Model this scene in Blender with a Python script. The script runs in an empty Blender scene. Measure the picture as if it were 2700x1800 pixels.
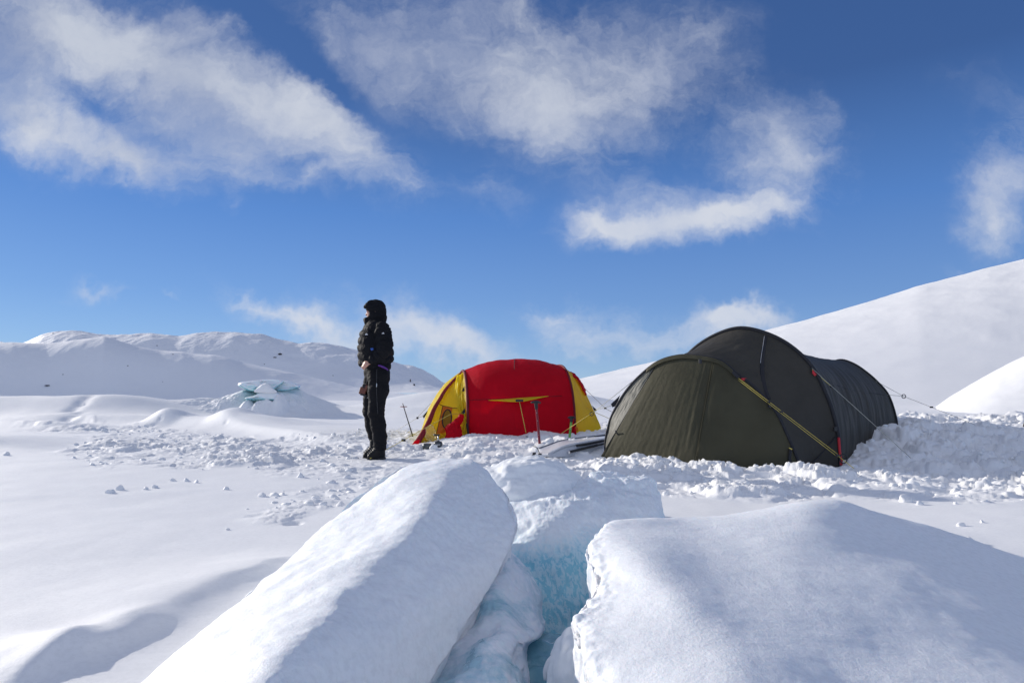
import bpy, bmesh, math, random
import numpy as np
from mathutils import Vector, Matrix
from mathutils.bvhtree import BVHTree

C = bpy.context.scene.collection
random.seed(7)
rng = np.random.default_rng(11)

# ------------------------------------------------------------------ camera
CAM_H = 0.73
PITCH = math.atan(133 / 1800)
FOC = 1800.0                                  # focal length in pixels of a 2700 px wide frame (24 mm on 36 mm)
cam_d = bpy.data.cameras.new('camera'); cam = bpy.data.objects.new('camera', cam_d); C.objects.link(cam)
cam_d.lens = 24; cam_d.sensor_width = 36; cam_d.clip_start = 0.05; cam_d.clip_end = 20000
cam.location = (0, 0, CAM_H); cam.rotation_euler = (math.pi / 2 + PITCH, 0, 0)
bpy.context.scene.camera = cam
vs = bpy.context.scene.view_settings
bpy.context.scene.display_settings.display_device = 'sRGB'
vs.view_transform = 'Standard'; vs.look = 'None'; vs.gamma = 1; vs.exposure = 0.72

# ------------------------------------------------------------------ sun and sky
SUN_EL = math.radians(18); SUN_BACK = math.radians(34)     # sun stands left of the view, beyond the side
sun_dir = Vector((-math.cos(SUN_EL) * math.cos(SUN_BACK), math.cos(SUN_EL) * math.sin(SUN_BACK), math.sin(SUN_EL)))
sd = bpy.data.lights.new('sun', 'SUN'); so = bpy.data.objects.new('sun', sd); C.objects.link(so)
sd.energy = 2.6; sd.angle = math.radians(0.55); sd.color = (1.0, 0.93, 0.84)
so.rotation_euler = (-sun_dir).to_track_quat('-Z', 'Y').to_euler()

W = bpy.data.worlds.new('World'); bpy.context.scene.world = W; W.use_nodes = True
nt = W.node_tree; nt.nodes.clear()


class NT:
    """tiny node-tree helper"""
    def __init__(s, tree): s.t = tree
    def n(s, typ, **kw):
        o = s.t.nodes.new(typ)
        for k, v in kw.items(): setattr(o, k, v)
        return o
    def put(s, sock, v):
        if isinstance(v, bpy.types.NodeSocket): s.t.links.new(v, sock)
        else: sock.default_value = v
    def math(s, op, a, b=None, c=None, clamp=False):
        o = s.n('ShaderNodeMath', operation=op); o.use_clamp = clamp
        s.put(o.inputs[0], a)
        if b is not None: s.put(o.inputs[1], b)
        if c is not None: s.put(o.inputs[2], c)
        return o.outputs[0]
    def vmath(s, op, a, b=None, scale=None):
        o = s.n('ShaderNodeVectorMath', operation=op)
        s.put(o.inputs[0], a)
        if b is not None: s.put(o.inputs[1], b)
        if scale is not None: s.put(o.inputs[3], scale)
        return o.outputs[0]
    def noise(s, vec, scale, detail=4, rough=.55, dist=0, color=False, dims='3D'):
        o = s.n('ShaderNodeTexNoise', noise_dimensions=dims)
        s.put(o.inputs['Vector'], vec); o.inputs['Scale'].default_value = scale
        o.inputs['Detail'].default_value = detail; o.inputs['Roughness'].default_value = rough
        o.inputs['Distortion'].default_value = dist
        return o.outputs[1 if color else 0]
    def ramp(s, v, lo, hi, a=0.0, b=1.0, smooth=True):
        o = s.n('ShaderNodeMapRange', interpolation_type='SMOOTHSTEP' if smooth else 'LINEAR')
        s.put(o.inputs[0], v)
        for i, x in enumerate((lo, hi, a, b)): s.put(o.inputs[i + 1], x)
        return o.outputs[0]
    def mix(s, f, a, b):
        o = s.n('ShaderNodeMix', data_type='RGBA')
        s.put(o.inputs[0], f)
        for sock, v in ((o.inputs[6], a), (o.inputs[7], b)):
            s.put(sock, v if isinstance(v, bpy.types.NodeSocket) else tuple(v) + (1,) * (4 - len(v)))
        return o.outputs[2]


def build_world():
    k = NT(nt)
    tc = k.n('ShaderNodeTexCoord').outputs['Generated']
    sky = k.n('ShaderNodeTexSky', sky_type='NISHITA'); sky.sun_disc = False
    sky.sun_elevation = SUN_EL
    sky.sun_rotation = math.atan2(sun_dir.x, sun_dir.y)
    sky.altitude = 900; sky.air_density = 1.0; sky.dust_density = 0.1; sky.ozone_density = 1.6
    sep = k.n('ShaderNodeSeparateXYZ'); nt.links.new(tc, sep.inputs[0])
    X, Y, Z = sep.outputs
    ys = k.math('MAXIMUM', k.math('ABSOLUTE', Y), .04)
    u = k.math('DIVIDE', X, ys); v = k.math('DIVIDE', Z, ys)
    cmb = k.n('ShaderNodeCombineXYZ'); k.put(cmb.inputs[0], u); k.put(cmb.inputs[1], v)
    k.put(cmb.inputs[2], k.math('MULTIPLY', k.math('SIGN', Y), 2.0))
    uv = cmb.outputs[0]
    # distort the coordinate so cloud outlines are ragged
    wob = k.vmath('SCALE', k.vmath('SUBTRACT', k.noise(uv, 4.5, 5, .6, color=True), (.5, .5, .5)), scale=.16)
    wob2 = k.vmath('SCALE', k.vmath('SUBTRACT', k.noise(uv, 22, 4, .62, color=True), (.5, .5, .5)), scale=.045)
    uvw = k.vmath('ADD', k.vmath('ADD', uv, wob), wob2)
    sp = k.n('ShaderNodeSeparateXYZ'); nt.links.new(uvw, sp.inputs[0])
    flat = k.n('ShaderNodeCombineXYZ'); k.put(flat.inputs[0], sp.outputs[0]); k.put(flat.inputs[1], sp.outputs[1])
    # cloud bodies: centre and radii on the 2700 px frame, tilt in degrees (clockwise), weight, brightness
    B = [(120, 60, 620, 190, 8, 1.0), (480, 190, 620, 120, 24, 1.15), (800, 290, 330, 95, 28, 1.1), (120, 330, 330, 110, 14, .8),
         (330, 425, 170, 60, 28, 1.35), (600, 390, 260, 85, 18, .9), (20, 270, 120, 130, 60, .6), (960, 380, 150, 55, 25, .5),
         (620, 470, 200, 45, 10, .35), (60, 150, 300, 160, 0, .5), (800, 170, 330, 48, 36, -.85), (640, 20, 150, 50, 30, -.5), (230, 250, 150, 40, 25, -.6), (380, 30, 300, 60, 5, .4), (520, 450, 260, 50, 12, .4), (880, 430, 160, 50, 20, .35),
         (1290, 70, 420, 170, 12, 1.15), (1480, 230, 220, 190, 30, 1.05), (1520, 330, 170, 90, 10, .8), (1800, 90, 330, 150, 5, .55),
         (1000, 90, 300, 110, 20, .45), (1100, 230, 260, 70, 20, .3), (1700, 190, 220, 110, -20, .4),
         (2060, 340, 220, 130, 20, .78), (2150, 400, 160, 90, -10, .58), (1950, 400, 200, 90, 0, .4), (2080, 260, 80, 90, 0, .5),
         (2180, 225, 30, 70, -20, .38),
         (1790, 580, 270, 84, -4, 1.5), (1640, 590, 120, 50, 10, 1.1), (1900, 540, 120, 55, 0, .8), (2060, 560, 160, 80, -14, .85), (1730, 480, 170, 40, 0, .35),
         (2680, 420, 150, 200, 25, 1.0), (2620, 560, 80, 150, -14, .75), (2570, 160, 120, 60, 0, .25),
         (780, 840, 190, 45, 24, .95), (1000, 840, 200, 75, 18, .9), (930, 900, 260, 45, 5, .75), (1180, 900, 200, 66, 22, 1.1), (1260, 950, 180, 46, 15, .75), (700, 800, 120, 30, 26, .6),
         (1480, 850, 120, 66, 10, .85), (1560, 905, 170, 64, 15, .6), (1730, 880, 190, 58, -5, .6), (1885, 852, 70, 38, 0, 1.25), (1980, 862, 100, 42, 6, 1.15), (1860, 900, 200, 35, 0, .6),
         (270, 750, 85, 30, 14, .85), (330, 770, 70, 18, 5, .5), (470, 765, 45, 16, 22, .6), (1290, 455, 85, 50, 30, .62), (1080, 480, 80, 24, 10, .35),
         (578, 556, 34, 34, 35, .5), (800, 488, 60, 26, -20, .45), (170, 770, 50, 16, 0, .3),
         (2380, 680, 160, 26, 14, .2), (2570, 728, 70, 16, 0, .35), (1540, 940, 90, 20, 10, .35)]
    tot = None
    for cx, cy, rx, ry, a, w in B:
        mp = k.n('ShaderNodeMapping', vector_type='TEXTURE')
        k.put(mp.inputs[0], flat.outputs[0])
        mp.inputs['Location'].default_value = ((cx - 1350) / FOC, -(cy - 1033) / FOC, 0)
        mp.inputs['Rotation'].default_value = (0, 0, -math.radians(a))
        mp.inputs['Scale'].default_value = (rx * 2.0 / FOC, ry * 2.0 / FOC, 1)
        g = k.n('ShaderNodeTexGradient', gradient_type='QUADRATIC_SPHERE'); nt.links.new(mp.outputs[0], g.inputs[0])
        term = k.math('MULTIPLY', g.outputs['Fac'], w)
        tot = term if tot is None else k.math('ADD', tot, term)
    ahead = k.ramp(Y, -.02, .12)
    tot = k.math('MULTIPLY', tot, ahead)
    # unseen cloud added over the rest of the dome, as fill light
    els = k.math('MULTIPLY', k.ramp(k.noise(tc, 2.6, 5, .6), .36, .62), .95)
    away = k.math('SUBTRACT', 1.0, k.math('MULTIPLY', ahead, k.math('SUBTRACT', 1.0, k.math('MAXIMUM', k.ramp(v, .66, 1.0), k.ramp(k.math('ABSOLUTE', u), .95, 1.5)))))
    els = k.math('MULTIPLY', k.math('MULTIPLY', els, away), k.ramp(Z, .06, .42))  # kept off the horizon so slopes facing the camera stay darker
    tot = k.math('ADD', tot, els)
    # streaked detail
    st = k.n('ShaderNodeMapping'); k.put(st.inputs[0], uvw)
    st.inputs['Rotation'].default_value = (0, 0, math.radians(24)); st.inputs['Scale'].default_value = (.6, 1.5, 1)
    f1 = k.noise(st.outputs[0], 6, 10, .64, .5)
    f2 = k.noise(uvw, 26, 7, .62, .2)
    fb = k.math('ADD', k.math('MULTIPLY', f1, .72), k.math('MULTIPLY', f2, .28))
    # erosion: thin cloud is eaten most
    er = k.math('MULTIPLY', k.math('SUBTRACT', fb, .5), 4.2)
    dens = k.math('ADD', tot, k.math('MULTIPLY', er, k.ramp(tot, 0, .55, .10, .62)))
    cov = k.ramp(dens, .10, 1.85)
    cov = k.math('MULTIPLY', cov, .93)
    # cloud colour: whiter at low altitude, grey where thick overhead
    shade = k.noise(uvw, 5, 6, .55)
    thick = k.ramp(tot, .6, 1.9)
    hi = k.ramp(v, .12, .62)
    col = k.mix(hi, (.60, .66, .79), (.40, .45, .60))
    col = k.mix(k.ramp(shade, .36, .66), col, (.72, .75, .82))
    col = k.mix(k.math('MULTIPLY', k.math('MULTIPLY', thick, hi), .5), col, (.44, .50, .62))
    # sky tone: deep polarised blue, read from the physical sky
    skc = k.vmath('MULTIPLY', sky.outputs[0], SKY_T)
    cr_ = k.n('ShaderNodeValToRGB'); k.put(cr_.inputs[0], Z); e = cr_.color_ramp.elements
    for i, (p_, c_) in enumerate([(0, (.33, .49, .74)), (.06, (.225, .37, .66)), (.13, (.155, .295, .61)), (.25, (.085, .215, .55)), (.40, (.042, .103, .29)), (1, (.03, .07, .2))]):
        q_ = e[i] if i < 2 else e.new(p_)
        q_.position = p_; q_.color = c_ + (1,)
    deep = k.vmath('SCALE', cr_.outputs[0], scale=SKY_S)
    skc = k.mix(.8, skc, deep)
    col = k.mix(away, col, (.76, .75, .73))
    cloud_gain = k.math('ADD', CLOUD_S, k.math('MULTIPLY', away, CLOUD_FILL))  # cloud outside the frame boosted to brighten the shaded snow
    sc = k.n('ShaderNodeVectorMath', operation='SCALE'); k.put(sc.inputs[0], col); k.put(sc.inputs[3], cloud_gain); sc = sc.outputs[0]
    out = k.mix(cov, skc, sc)
    bg = k.n('ShaderNodeBackground'); nt.links.new(out, bg.inputs[0]); bg.inputs[1].default_value = 0.1
    ow = k.n('ShaderNodeOutputWorld'); nt.links.new(bg.outputs[0], ow.inputs[0])


SKY_T = (.5, .7, 1.0); SKY_S = 5.9; CLOUD_S = 5.9; CLOUD_FILL = 7.4
build_world()

# ------------------------------------------------------------------ pixel rays
def ray(px, py):
    x = (px - 1350) / FOC; y = -(py - 900) / FOC
    return np.array([x, math.cos(PITCH) - math.sin(PITCH) * y, math.sin(PITCH) + math.cos(PITCH) * y])
def at(px, py, d):
    v = ray(px, py); return np.array([0, 0, CAM_H]) + v * (d / v[1])
def gnd(px, py, z=0.0):
    v = ray(px, py); t = (z - CAM_H) / v[2]; return np.array([0, 0, CAM_H]) + v * t

# ------------------------------------------------------------------ numpy noise
_p = np.random.default_rng(3).permutation(256).astype(np.int32); _p = np.concatenate([_p, _p, _p])
_g = np.array([[1,1,0],[-1,1,0],[1,-1,0],[-1,-1,0],[1,0,1],[-1,0,1],[1,0,-1],[-1,0,-1],[0,1,1],[0,-1,1],[0,1,-1],[0,-1,-1],[1,1,0],[-1,1,0],[0,-1,1],[0,-1,-1]], np.float32)
def perlin(P):
    P = np.asarray(P, np.float32); I = np.floor(P).astype(np.int32); F = P - I; I &= 255
    U = F * F * F * (F * (F * 6 - 15) + 10)
    def c(dx, dy, dz):
        h = _p[_p[_p[I[:, 0] + dx] + I[:, 1] + dy] + I[:, 2] + dz] & 15
        g = _g[h]; return g[:, 0] * (F[:, 0] - dx) + g[:, 1] * (F[:, 1] - dy) + g[:, 2] * (F[:, 2] - dz)
    l = lambda a, b, t: a + (b - a) * t
    x00 = l(c(0,0,0), c(1,0,0), U[:,0]); x10 = l(c(0,1,0), c(1,1,0), U[:,0])
    x01 = l(c(0,0,1), c(1,0,1), U[:,0]); x11 = l(c(0,1,1), c(1,1,1), U[:,0])
    return l(l(x00, x10, U[:,1]), l(x01, x11, U[:,1]), U[:,2])
def fbm(P, oct=4, gain=.5, lac=2.03, ridged=False):
    P = np.asarray(P, np.float32); a = 1; s = 0; t = np.zeros(len(P), np.float32)
    for _ in range(oct):
        n = perlin(P)
        if ridged: n = 1 - 2 * np.abs(n)
        t += a * n; s += a; a *= gain; P = P * lac + 17.3
    return t / s
def n2(x, y, f, oct=4, gain=.5, off=0.0, ridged=False):
    return fbm(np.stack([x * f + off, y * f + off * 1.7, np.full_like(x, off + .37)], 1), oct, gain, ridged=ridged)
def sstep(a, b, x):
    t = np.clip((x - a) / (b - a), 0, 1); return t * t * (3 - 2 * t)
def worley(x, y, f, seed=0):
    x = x * f; y = y * f; ix = np.floor(x).astype(np.int64); iy = np.floor(y).astype(np.int64)
    best = np.full(x.shape, 9.0, np.float32); b2 = best.copy(); idr = np.zeros_like(best)
    for dx in (-1, 0, 1):
        for dy in (-1, 0, 1):
            cx = ix + dx; cy = iy + dy
            h = (cx * 73856093 ^ cy * 19349663 ^ (seed + 11) * 83492791) & 0xffffff
            r1 = ((h * 1103515245 + 12345) & 0xffffff) / 16777216.; r2 = ((h * 22695477 + 1) & 0xffffff) / 16777216.; r3 = ((h * 69069 + 5) & 0xffffff) / 16777216.
            d = np.hypot(cx + r1 - x, cy + r2 - y).astype(np.float32)
            m = d < best; b2 = np.where(m, best, np.minimum(b2, d)); idr = np.where(m, r3, idr); best = np.where(m, d, best)
    return best, b2, idr

# ------------------------------------------------------------------ mesh helpers
def mesh_np(name, V, F):
    """V (n,3), F (m,4) or (m,3) arrays -> mesh, smooth shaded"""
    me = bpy.data.meshes.new(name); V = np.asarray(V, np.float32); F = np.asarray(F, np.int32); k = F.shape[1]
    me.vertices.add(len(V)); me.vertices.foreach_set('co', V.ravel())
    me.loops.add(F.size); me.loops.foreach_set('vertex_index', F.ravel())
    me.polygons.add(len(F)); me.polygons.foreach_set('loop_start', np.arange(0, F.size, k, dtype=np.int32))
    me.polygons.foreach_set('use_smooth', np.ones(len(F), bool))
    me.update(calc_edges=True); me.validate()
    return me
def link(name, me, mat=None, parent=None, **props):
    o = bpy.data.objects.new(name, me); C.objects.link(o)
    if mat is not None:
        for m in (mat if isinstance(mat, (list, tuple)) else [mat]): me.materials.append(m)
    if parent is not None: o.parent = parent; o.matrix_parent_inverse = Matrix.Translation(-parent.location) if parent.type == 'EMPTY' else Matrix()
    for a, b in props.items(): o[a] = b
    return o
def empty(name, loc, label, cat, group=None):
    o = bpy.data.objects.new(name, None); C.objects.link(o); o.location = loc; o.empty_display_size = .1
    o['label'] = label; o['category'] = cat
    if group: o['group'] = group
    return o
def grid_faces(n, m, wrap_m=False):
    i = np.arange(n - 1)[:, None]; j = np.arange(m if wrap_m else m - 1)[None, :]; j2 = (j + 1) % m
    return np.stack([i * m + j, i * m + j2, (i + 1) * m + j2, (i + 1) * m + j], -1).reshape(-1, 4)
def cr(P, n, closed=False, axis=0):
    """Catmull-Rom resample array P along axis 0 to n samples"""
    P = np.asarray(P, float); N = len(P)
    if closed: t = np.linspace(0, N, n, endpoint=False)
    else: t = np.linspace(0, N - 1, n)
    i = np.floor(t).astype(int)
    if not closed: i = np.minimum(i, N - 2)
    f = (t - i).reshape((-1,) + (1,) * (P.ndim - 1))
    if closed: a, b, c, d = P[(i - 1) % N], P[i % N], P[(i + 1) % N], P[(i + 2) % N]
    else:
        Q = np.concatenate([[2 * P[0] - P[1]], P, [2 * P[-1] - P[-2]]]); a, b, c, d = Q[i], Q[i + 1], Q[i + 2], Q[i + 3]
    return .5 * (2 * b + (c - a) * f + (2 * a - 5 * b + 4 * c - d) * f ** 2 + (3 * b - a - 3 * c + d) * f ** 3)
def vnormals(V, F):
    a = V[F[:, 0]]; n = np.cross(V[F[:, 1]] - a, V[F[:, 2]] - a)
    N = np.zeros_like(V)
    for k in range(F.shape[1]):
        for c in range(3): N[:, c] += np.bincount(F[:, k], n[:, c], len(V))
    return N / (np.linalg.norm(N, axis=1, keepdims=True) + 1e-12)
def loft_closed(rows, n, m):
    """rows: list of equal-length loops of 3D points -> closed smooth body (V,F)"""
    R = np.array(rows, float); R = cr(R, n); R = np.stack([cr(r, m, closed=True) for r in R])
    V = R.reshape(-1, 3); F = grid_faces(n, m, True)
    c0 = R[0].mean(0); c1 = R[-1].mean(0); V = np.vstack([V, c0, c1]); k = len(V)
    j = np.arange(m); j2 = (j + 1) % m
    F = np.vstack([F, np.stack([np.full(m, k - 2), j2, j, j], 1), np.stack([np.full(m, k - 1), (n - 1) * m + j, (n - 1) * m + j2, (n - 1) * m + j2], 1)])
    return V, F
def tris_clean(F):
    """quads with a doubled last index -> mixed mesh lists"""
    return F
def mesh_mixed(name, V, F):
    dup = F[:, 2] == F[:, 3]
    me = bpy.data.meshes.new(name)
    L = [tuple(f) for f in F[~dup]] + [tuple(f[:3]) for f in F[dup]]
    if not dup.any(): return mesh_np(name, V, F)
    Q = F[~dup]; T = F[dup][:, :3]
    V = np.asarray(V, np.float32)
    me.vertices.add(len(V)); me.vertices.foreach_set('co', V.ravel())
    li = np.concatenate([Q.ravel(), T.ravel()]).astype(np.int32)
    me.loops.add(len(li)); me.loops.foreach_set('vertex_index', li)
    ls = np.concatenate([np.arange(len(Q)) * 4, len(Q) * 4 + np.arange(len(T)) * 3]).astype(np.int32)
    me.polygons.add(len(ls)); me.polygons.foreach_set('loop_start', ls); me.polygons.foreach_set('use_smooth', np.ones(len(ls), bool))
    me.update(calc_edges=True); me.validate()
    return me
def tube(pts, r, seg=8, samples=None, closed=False):
    P = np.array(pts, float)
    if samples: P = cr(P, samples, closed)
    n = len(P); r = np.broadcast_to(np.asarray(r, float), (n,)) if np.ndim(r) == 0 or len(r) == n else np.interp(np.linspace(0, 1, n), np.linspace(0, 1, len(r)), r)
    T = np.gradient(P, axis=0); T /= np.linalg.norm(T, axis=1, keepdims=True) + 1e-9
    up = np.array([0, 0, 1.]) if abs(T[0][2]) < .9 else np.array([1., 0, 0])
    V = []
    for i in range(n):
        a = np.cross(T[i], up); a /= np.linalg.norm(a) + 1e-9; b = np.cross(a, T[i]); up = b
        for k in range(seg):
            t = 2 * math.pi * k / seg; V.append(P[i] + r[i] * (a * math.cos(t) + b * math.sin(t)))
    F = grid_faces(n, seg, True)
    V = np.array(V + [P[0], P[-1]]); k = len(V); j = np.arange(seg); j2 = (j + 1) % seg
    F = np.vstack([F, np.stack([np.full(seg, k - 2), j2, j, j], 1), np.stack([np.full(seg, k - 1), (n - 1) * seg + j, (n - 1) * seg + j2, (n - 1) * seg + j2], 1)])
    return V, F
def join(parts):
    Vs = []; Fs = []; o = 0
    for V, F in parts:
        if F.shape[1] == 3: F = np.hstack([F, F[:, 2:3]])
        Vs.append(V); Fs.append(F + o); o += len(V)
    return np.vstack(Vs), np.vstack(Fs)
def obj_vf(name, VF, mat, parent=None, **kw): return link(name, mesh_mixed(name, VF[0], VF[1]), mat, parent, **kw)
def boxvf(c, s, R=None, bev=.0):
    bm = bmesh.new(); bmesh.ops.create_cube(bm, size=1)
    for v in bm.verts: v.co = Vector((v.co.x * s[0], v.co.y * s[1], v.co.z * s[2]))
    if bev: bmesh.ops.bevel(bm, geom=bm.edges[:], offset=bev, segments=3, profile=.7, affect='EDGES')
    bmesh.ops.triangulate(bm, faces=bm.faces[:])
    V = np.array([v.co[:] for v in bm.verts]); bm.verts.index_update(); F = np.array([[v.index for v in f.verts] for f in bm.faces]); bm.free()
    if R is not None: V = V @ np.array(R).T
    return V + np.array(c), np.hstack([F, F[:, 2:3]])
_ico = {}
def ico(sub):
    if sub not in _ico:
        bm = bmesh.new(); bmesh.ops.create_icosphere(bm, subdivisions=sub, radius=1); bm.verts.index_update()
        _ico[sub] = (np.array([v.co[:] for v in bm.verts]), np.array([[v.index for v in f.verts] for f in bm.faces])); bm.free()
    return _ico[sub]
def blob(c, r, sub=4, amp=.15, f=2.0, seed=0, oct=4):
    V, F = ico(sub); d = fbm(V * f + seed * 7.1, oct); V = V * (1 + amp * 2 * d[:, None]) * np.array(r) + np.array(c)
    return V, np.hstack([F, F[:, 2:3]])

# ---- signed distance bodies, meshed with surface nets
class SDF:
    def __init__(s, lo, hi, h):
        s.lo = np.array(lo, float); s.h = h; s.n = np.ceil((np.array(hi) - s.lo) / h).astype(int) + 1
        s.f = np.full(tuple(s.n), .08, np.float32)
    def _sub(s, lo, hi):
        a = np.maximum(np.floor((np.array(lo) - s.lo) / s.h).astype(int), 0); b = np.minimum(np.ceil((np.array(hi) - s.lo) / s.h).astype(int) + 1, s.n)
        sl = tuple(slice(i, j) for i, j in zip(a, b))
        g = [s.lo[i] + s.h * np.arange(a[i], b[i]) for i in range(3)]
        return sl, g[0][:, None, None], g[1][None, :, None], g[2][None, None, :]
    def op(s, sl, d, k, sub=False):
        f = s.f[sl]
        if sub:
            d = -d; h = np.clip(.5 + .5 * (d - f) / k, 0, 1); s.f[sl] = f + (d - f) * h + k * h * (1 - h)
        else:
            h = np.clip(.5 + .5 * (f - d) / k, 0, 1); s.f[sl] = f + (d - f) * h - k * h * (1 - h)
    def cone(s, a, b, ra, rb, k=.02, sc=(1, 1, 1), puff=None, sub=False):
        """tapered capsule; sc squeezes space per axis about a; puff(t)->extra radius"""
        a = np.array(a, float); b = np.array(b, float); R = max(ra, rb) + .03; M = R / min(sc)
        sl, X, Y, Z = s._sub(np.minimum(a, b) - M - k, np.maximum(a, b) + M + k)
        px = (X - a[0]) * sc[0]; py = (Y - a[1]) * sc[1]; pz = (Z - a[2]) * sc[2]
        e = (b - a) * np.array(sc); L = e @ e + 1e-9
        t = np.clip((px * e[0] + py * e[1] + pz * e[2]) / L, 0, 1)
        d = np.sqrt((px - t * e[0]) ** 2 + (py - t * e[1]) ** 2 + (pz - t * e[2]) ** 2) - (ra + (rb - ra) * t)
        if puff is not None: d = d - puff(t, px, py, pz)
        s.op(sl, d.astype(np.float32), k, sub)
    def chain(s, pts, rs, **kw):
        for i in range(len(pts) - 1): s.cone(pts[i], pts[i + 1], rs[i], rs[i + 1], **kw)
    def mesh(s):
        f = s.f; S = f < 0; nx, ny, nz = f.shape
        acc = np.zeros((nx - 1, ny - 1, nz - 1, 3), np.float32); cnt = np.zeros((nx - 1, ny - 1, nz - 1), np.float32)
        c = lambda A, dx, dy, dz: A[dx:nx - 1 + dx, dy:ny - 1 + dy, dz:nz - 1 + dz]
        for ax in range(3):
            o = [(0, 0), (0, 1), (1, 0), (1, 1)]
            for u, v in o:
                p0 = [u, v]; p0.insert(ax, 0); p1 = list(p0); p1[ax] = 1
                a = c(f, *p0); b = c(f, *p1); m = (a < 0) != (b < 0)
                t = np.where(m, a / np.where(m, a - b, 1), 0)
                for q in range(3): acc[..., q] += m * (t if q == ax else p0[q])
                cnt += m
        use = cnt > 0; idx = np.full(use.shape, -1, np.int64); ii = np.argwhere(use); idx[use] = np.arange(len(ii))
        V = s.lo + s.h * (ii + acc[use] / cnt[use][:, None])
        Fs = []
        for ax in range(3):
            u, v = (ax + 1) % 3, (ax + 2) % 3
            a = [slice(None)] * 3; b = [slice(None)] * 3; a[ax] = slice(0, -1); b[ax] = slice(1, None)
            for d in (u, v): a[d] = slice(1, -1); b[d] = slice(1, -1)
            m = S[tuple(a)] != S[tuple(b)]; e = np.argwhere(m); fl = S[tuple(a)][m]
            e[:, u] += 1; e[:, v] += 1
            q = []
            for du, dv in ((0, 0), (1, 0), (1, 1), (0, 1)):
                g = e.copy(); g[:, u] -= du; g[:, v] -= dv; q.append(idx[g[:, 0], g[:, 1], g[:, 2]])
            q = np.stack(q, 1); q[~fl] = q[~fl][:, ::-1]
            Fs.append(q[(q >= 0).all(1)])
        return V, np.vstack(Fs)

# ------------------------------------------------------------------ materials
def new_mat(name):
    m = bpy.data.materials.new(name); m.use_nodes = True; m.node_tree.nodes.clear(); return m, NT(m.node_tree)
def finish(m, k, shader, disp=None):
    o = k.n('ShaderNodeOutputMaterial'); m.node_tree.links.new(shader, o.inputs[0]); return m
def bsdf(k, col, rough=.5, normal=None, **kw):
    b = k.n('ShaderNodeBsdfPrincipled')
    k.put(b.inputs['Base Color'], col if isinstance(col, bpy.types.NodeSocket) else tuple(col) + (1,)); k.put(b.inputs['Roughness'], rough)
    if normal is not None: k.put(b.inputs['Normal'], normal)
    for a, v in kw.items(): k.put(b.inputs[a.replace('_', ' ')], v)
    return b.outputs[0]
def bump(k, h, strength=.3, dist=.01, normal=None):
    b = k.n('ShaderNodeBump'); k.put(b.inputs['Height'], h); b.inputs['Strength'].default_value = strength; b.inputs['Distance'].default_value = dist
    if normal is not None: k.put(b.inputs['Normal'], normal)
    return b.outputs[0]

def snow_mat(name, near=True, tint=(.93, .932, .93), sss=.0, gr=1.0):
    m, k = new_mat(name)
    P = k.n('ShaderNodeNewGeometry').outputs['Position']
    if near:
        st = k.n('ShaderNodeMapping'); k.put(st.inputs[0], P); st.inputs['Rotation'].default_value = (0, 0, .9); st.inputs['Scale'].default_value = (1, 2.4, 1.4)
        a = k.noise(st.outputs[0], 26, 4, .6); b = k.noise(P, 140, 3, .65); c = k.noise(P, 420, 2, .6)
        n1 = bump(k, a, .14 * gr, .010); nn = bump(k, b, .22 * gr, .003, n1); nn = bump(k, c, .25, .0010, nn)
        f = k.noise(P, 3, 4, .6)
    else:
        a = k.noise(P, .03, 8, .62); nn = bump(k, a, .35, 3.0); f = k.noise(P, .01, 5, .6)
    col = k.mix(k.ramp(f, .3, .7), tint, tuple(c * .965 for c in tint))
    if near: col = k.mix(k.ramp(k.noise(P, 55, 4, .7), .42, .68), col, tuple(c * .93 for c in tint))
    kw = dict(Specular_IOR_Level=.25)
    if sss: kw.update(Subsurface_Weight=sss, Subsurface_Radius=(.9, 1.1, 1.4), Subsurface_Scale=.012)
    return finish(m, k, bsdf(k, col, .62, nn, **kw))
M_SNOW = snow_mat('snow')
M_BLOCK = snow_mat('wind_packed_snow', tint=(.91, .93, .94))
M_HILL = snow_mat('hill_snow', near=False, tint=(.90, .905, .92))

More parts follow.
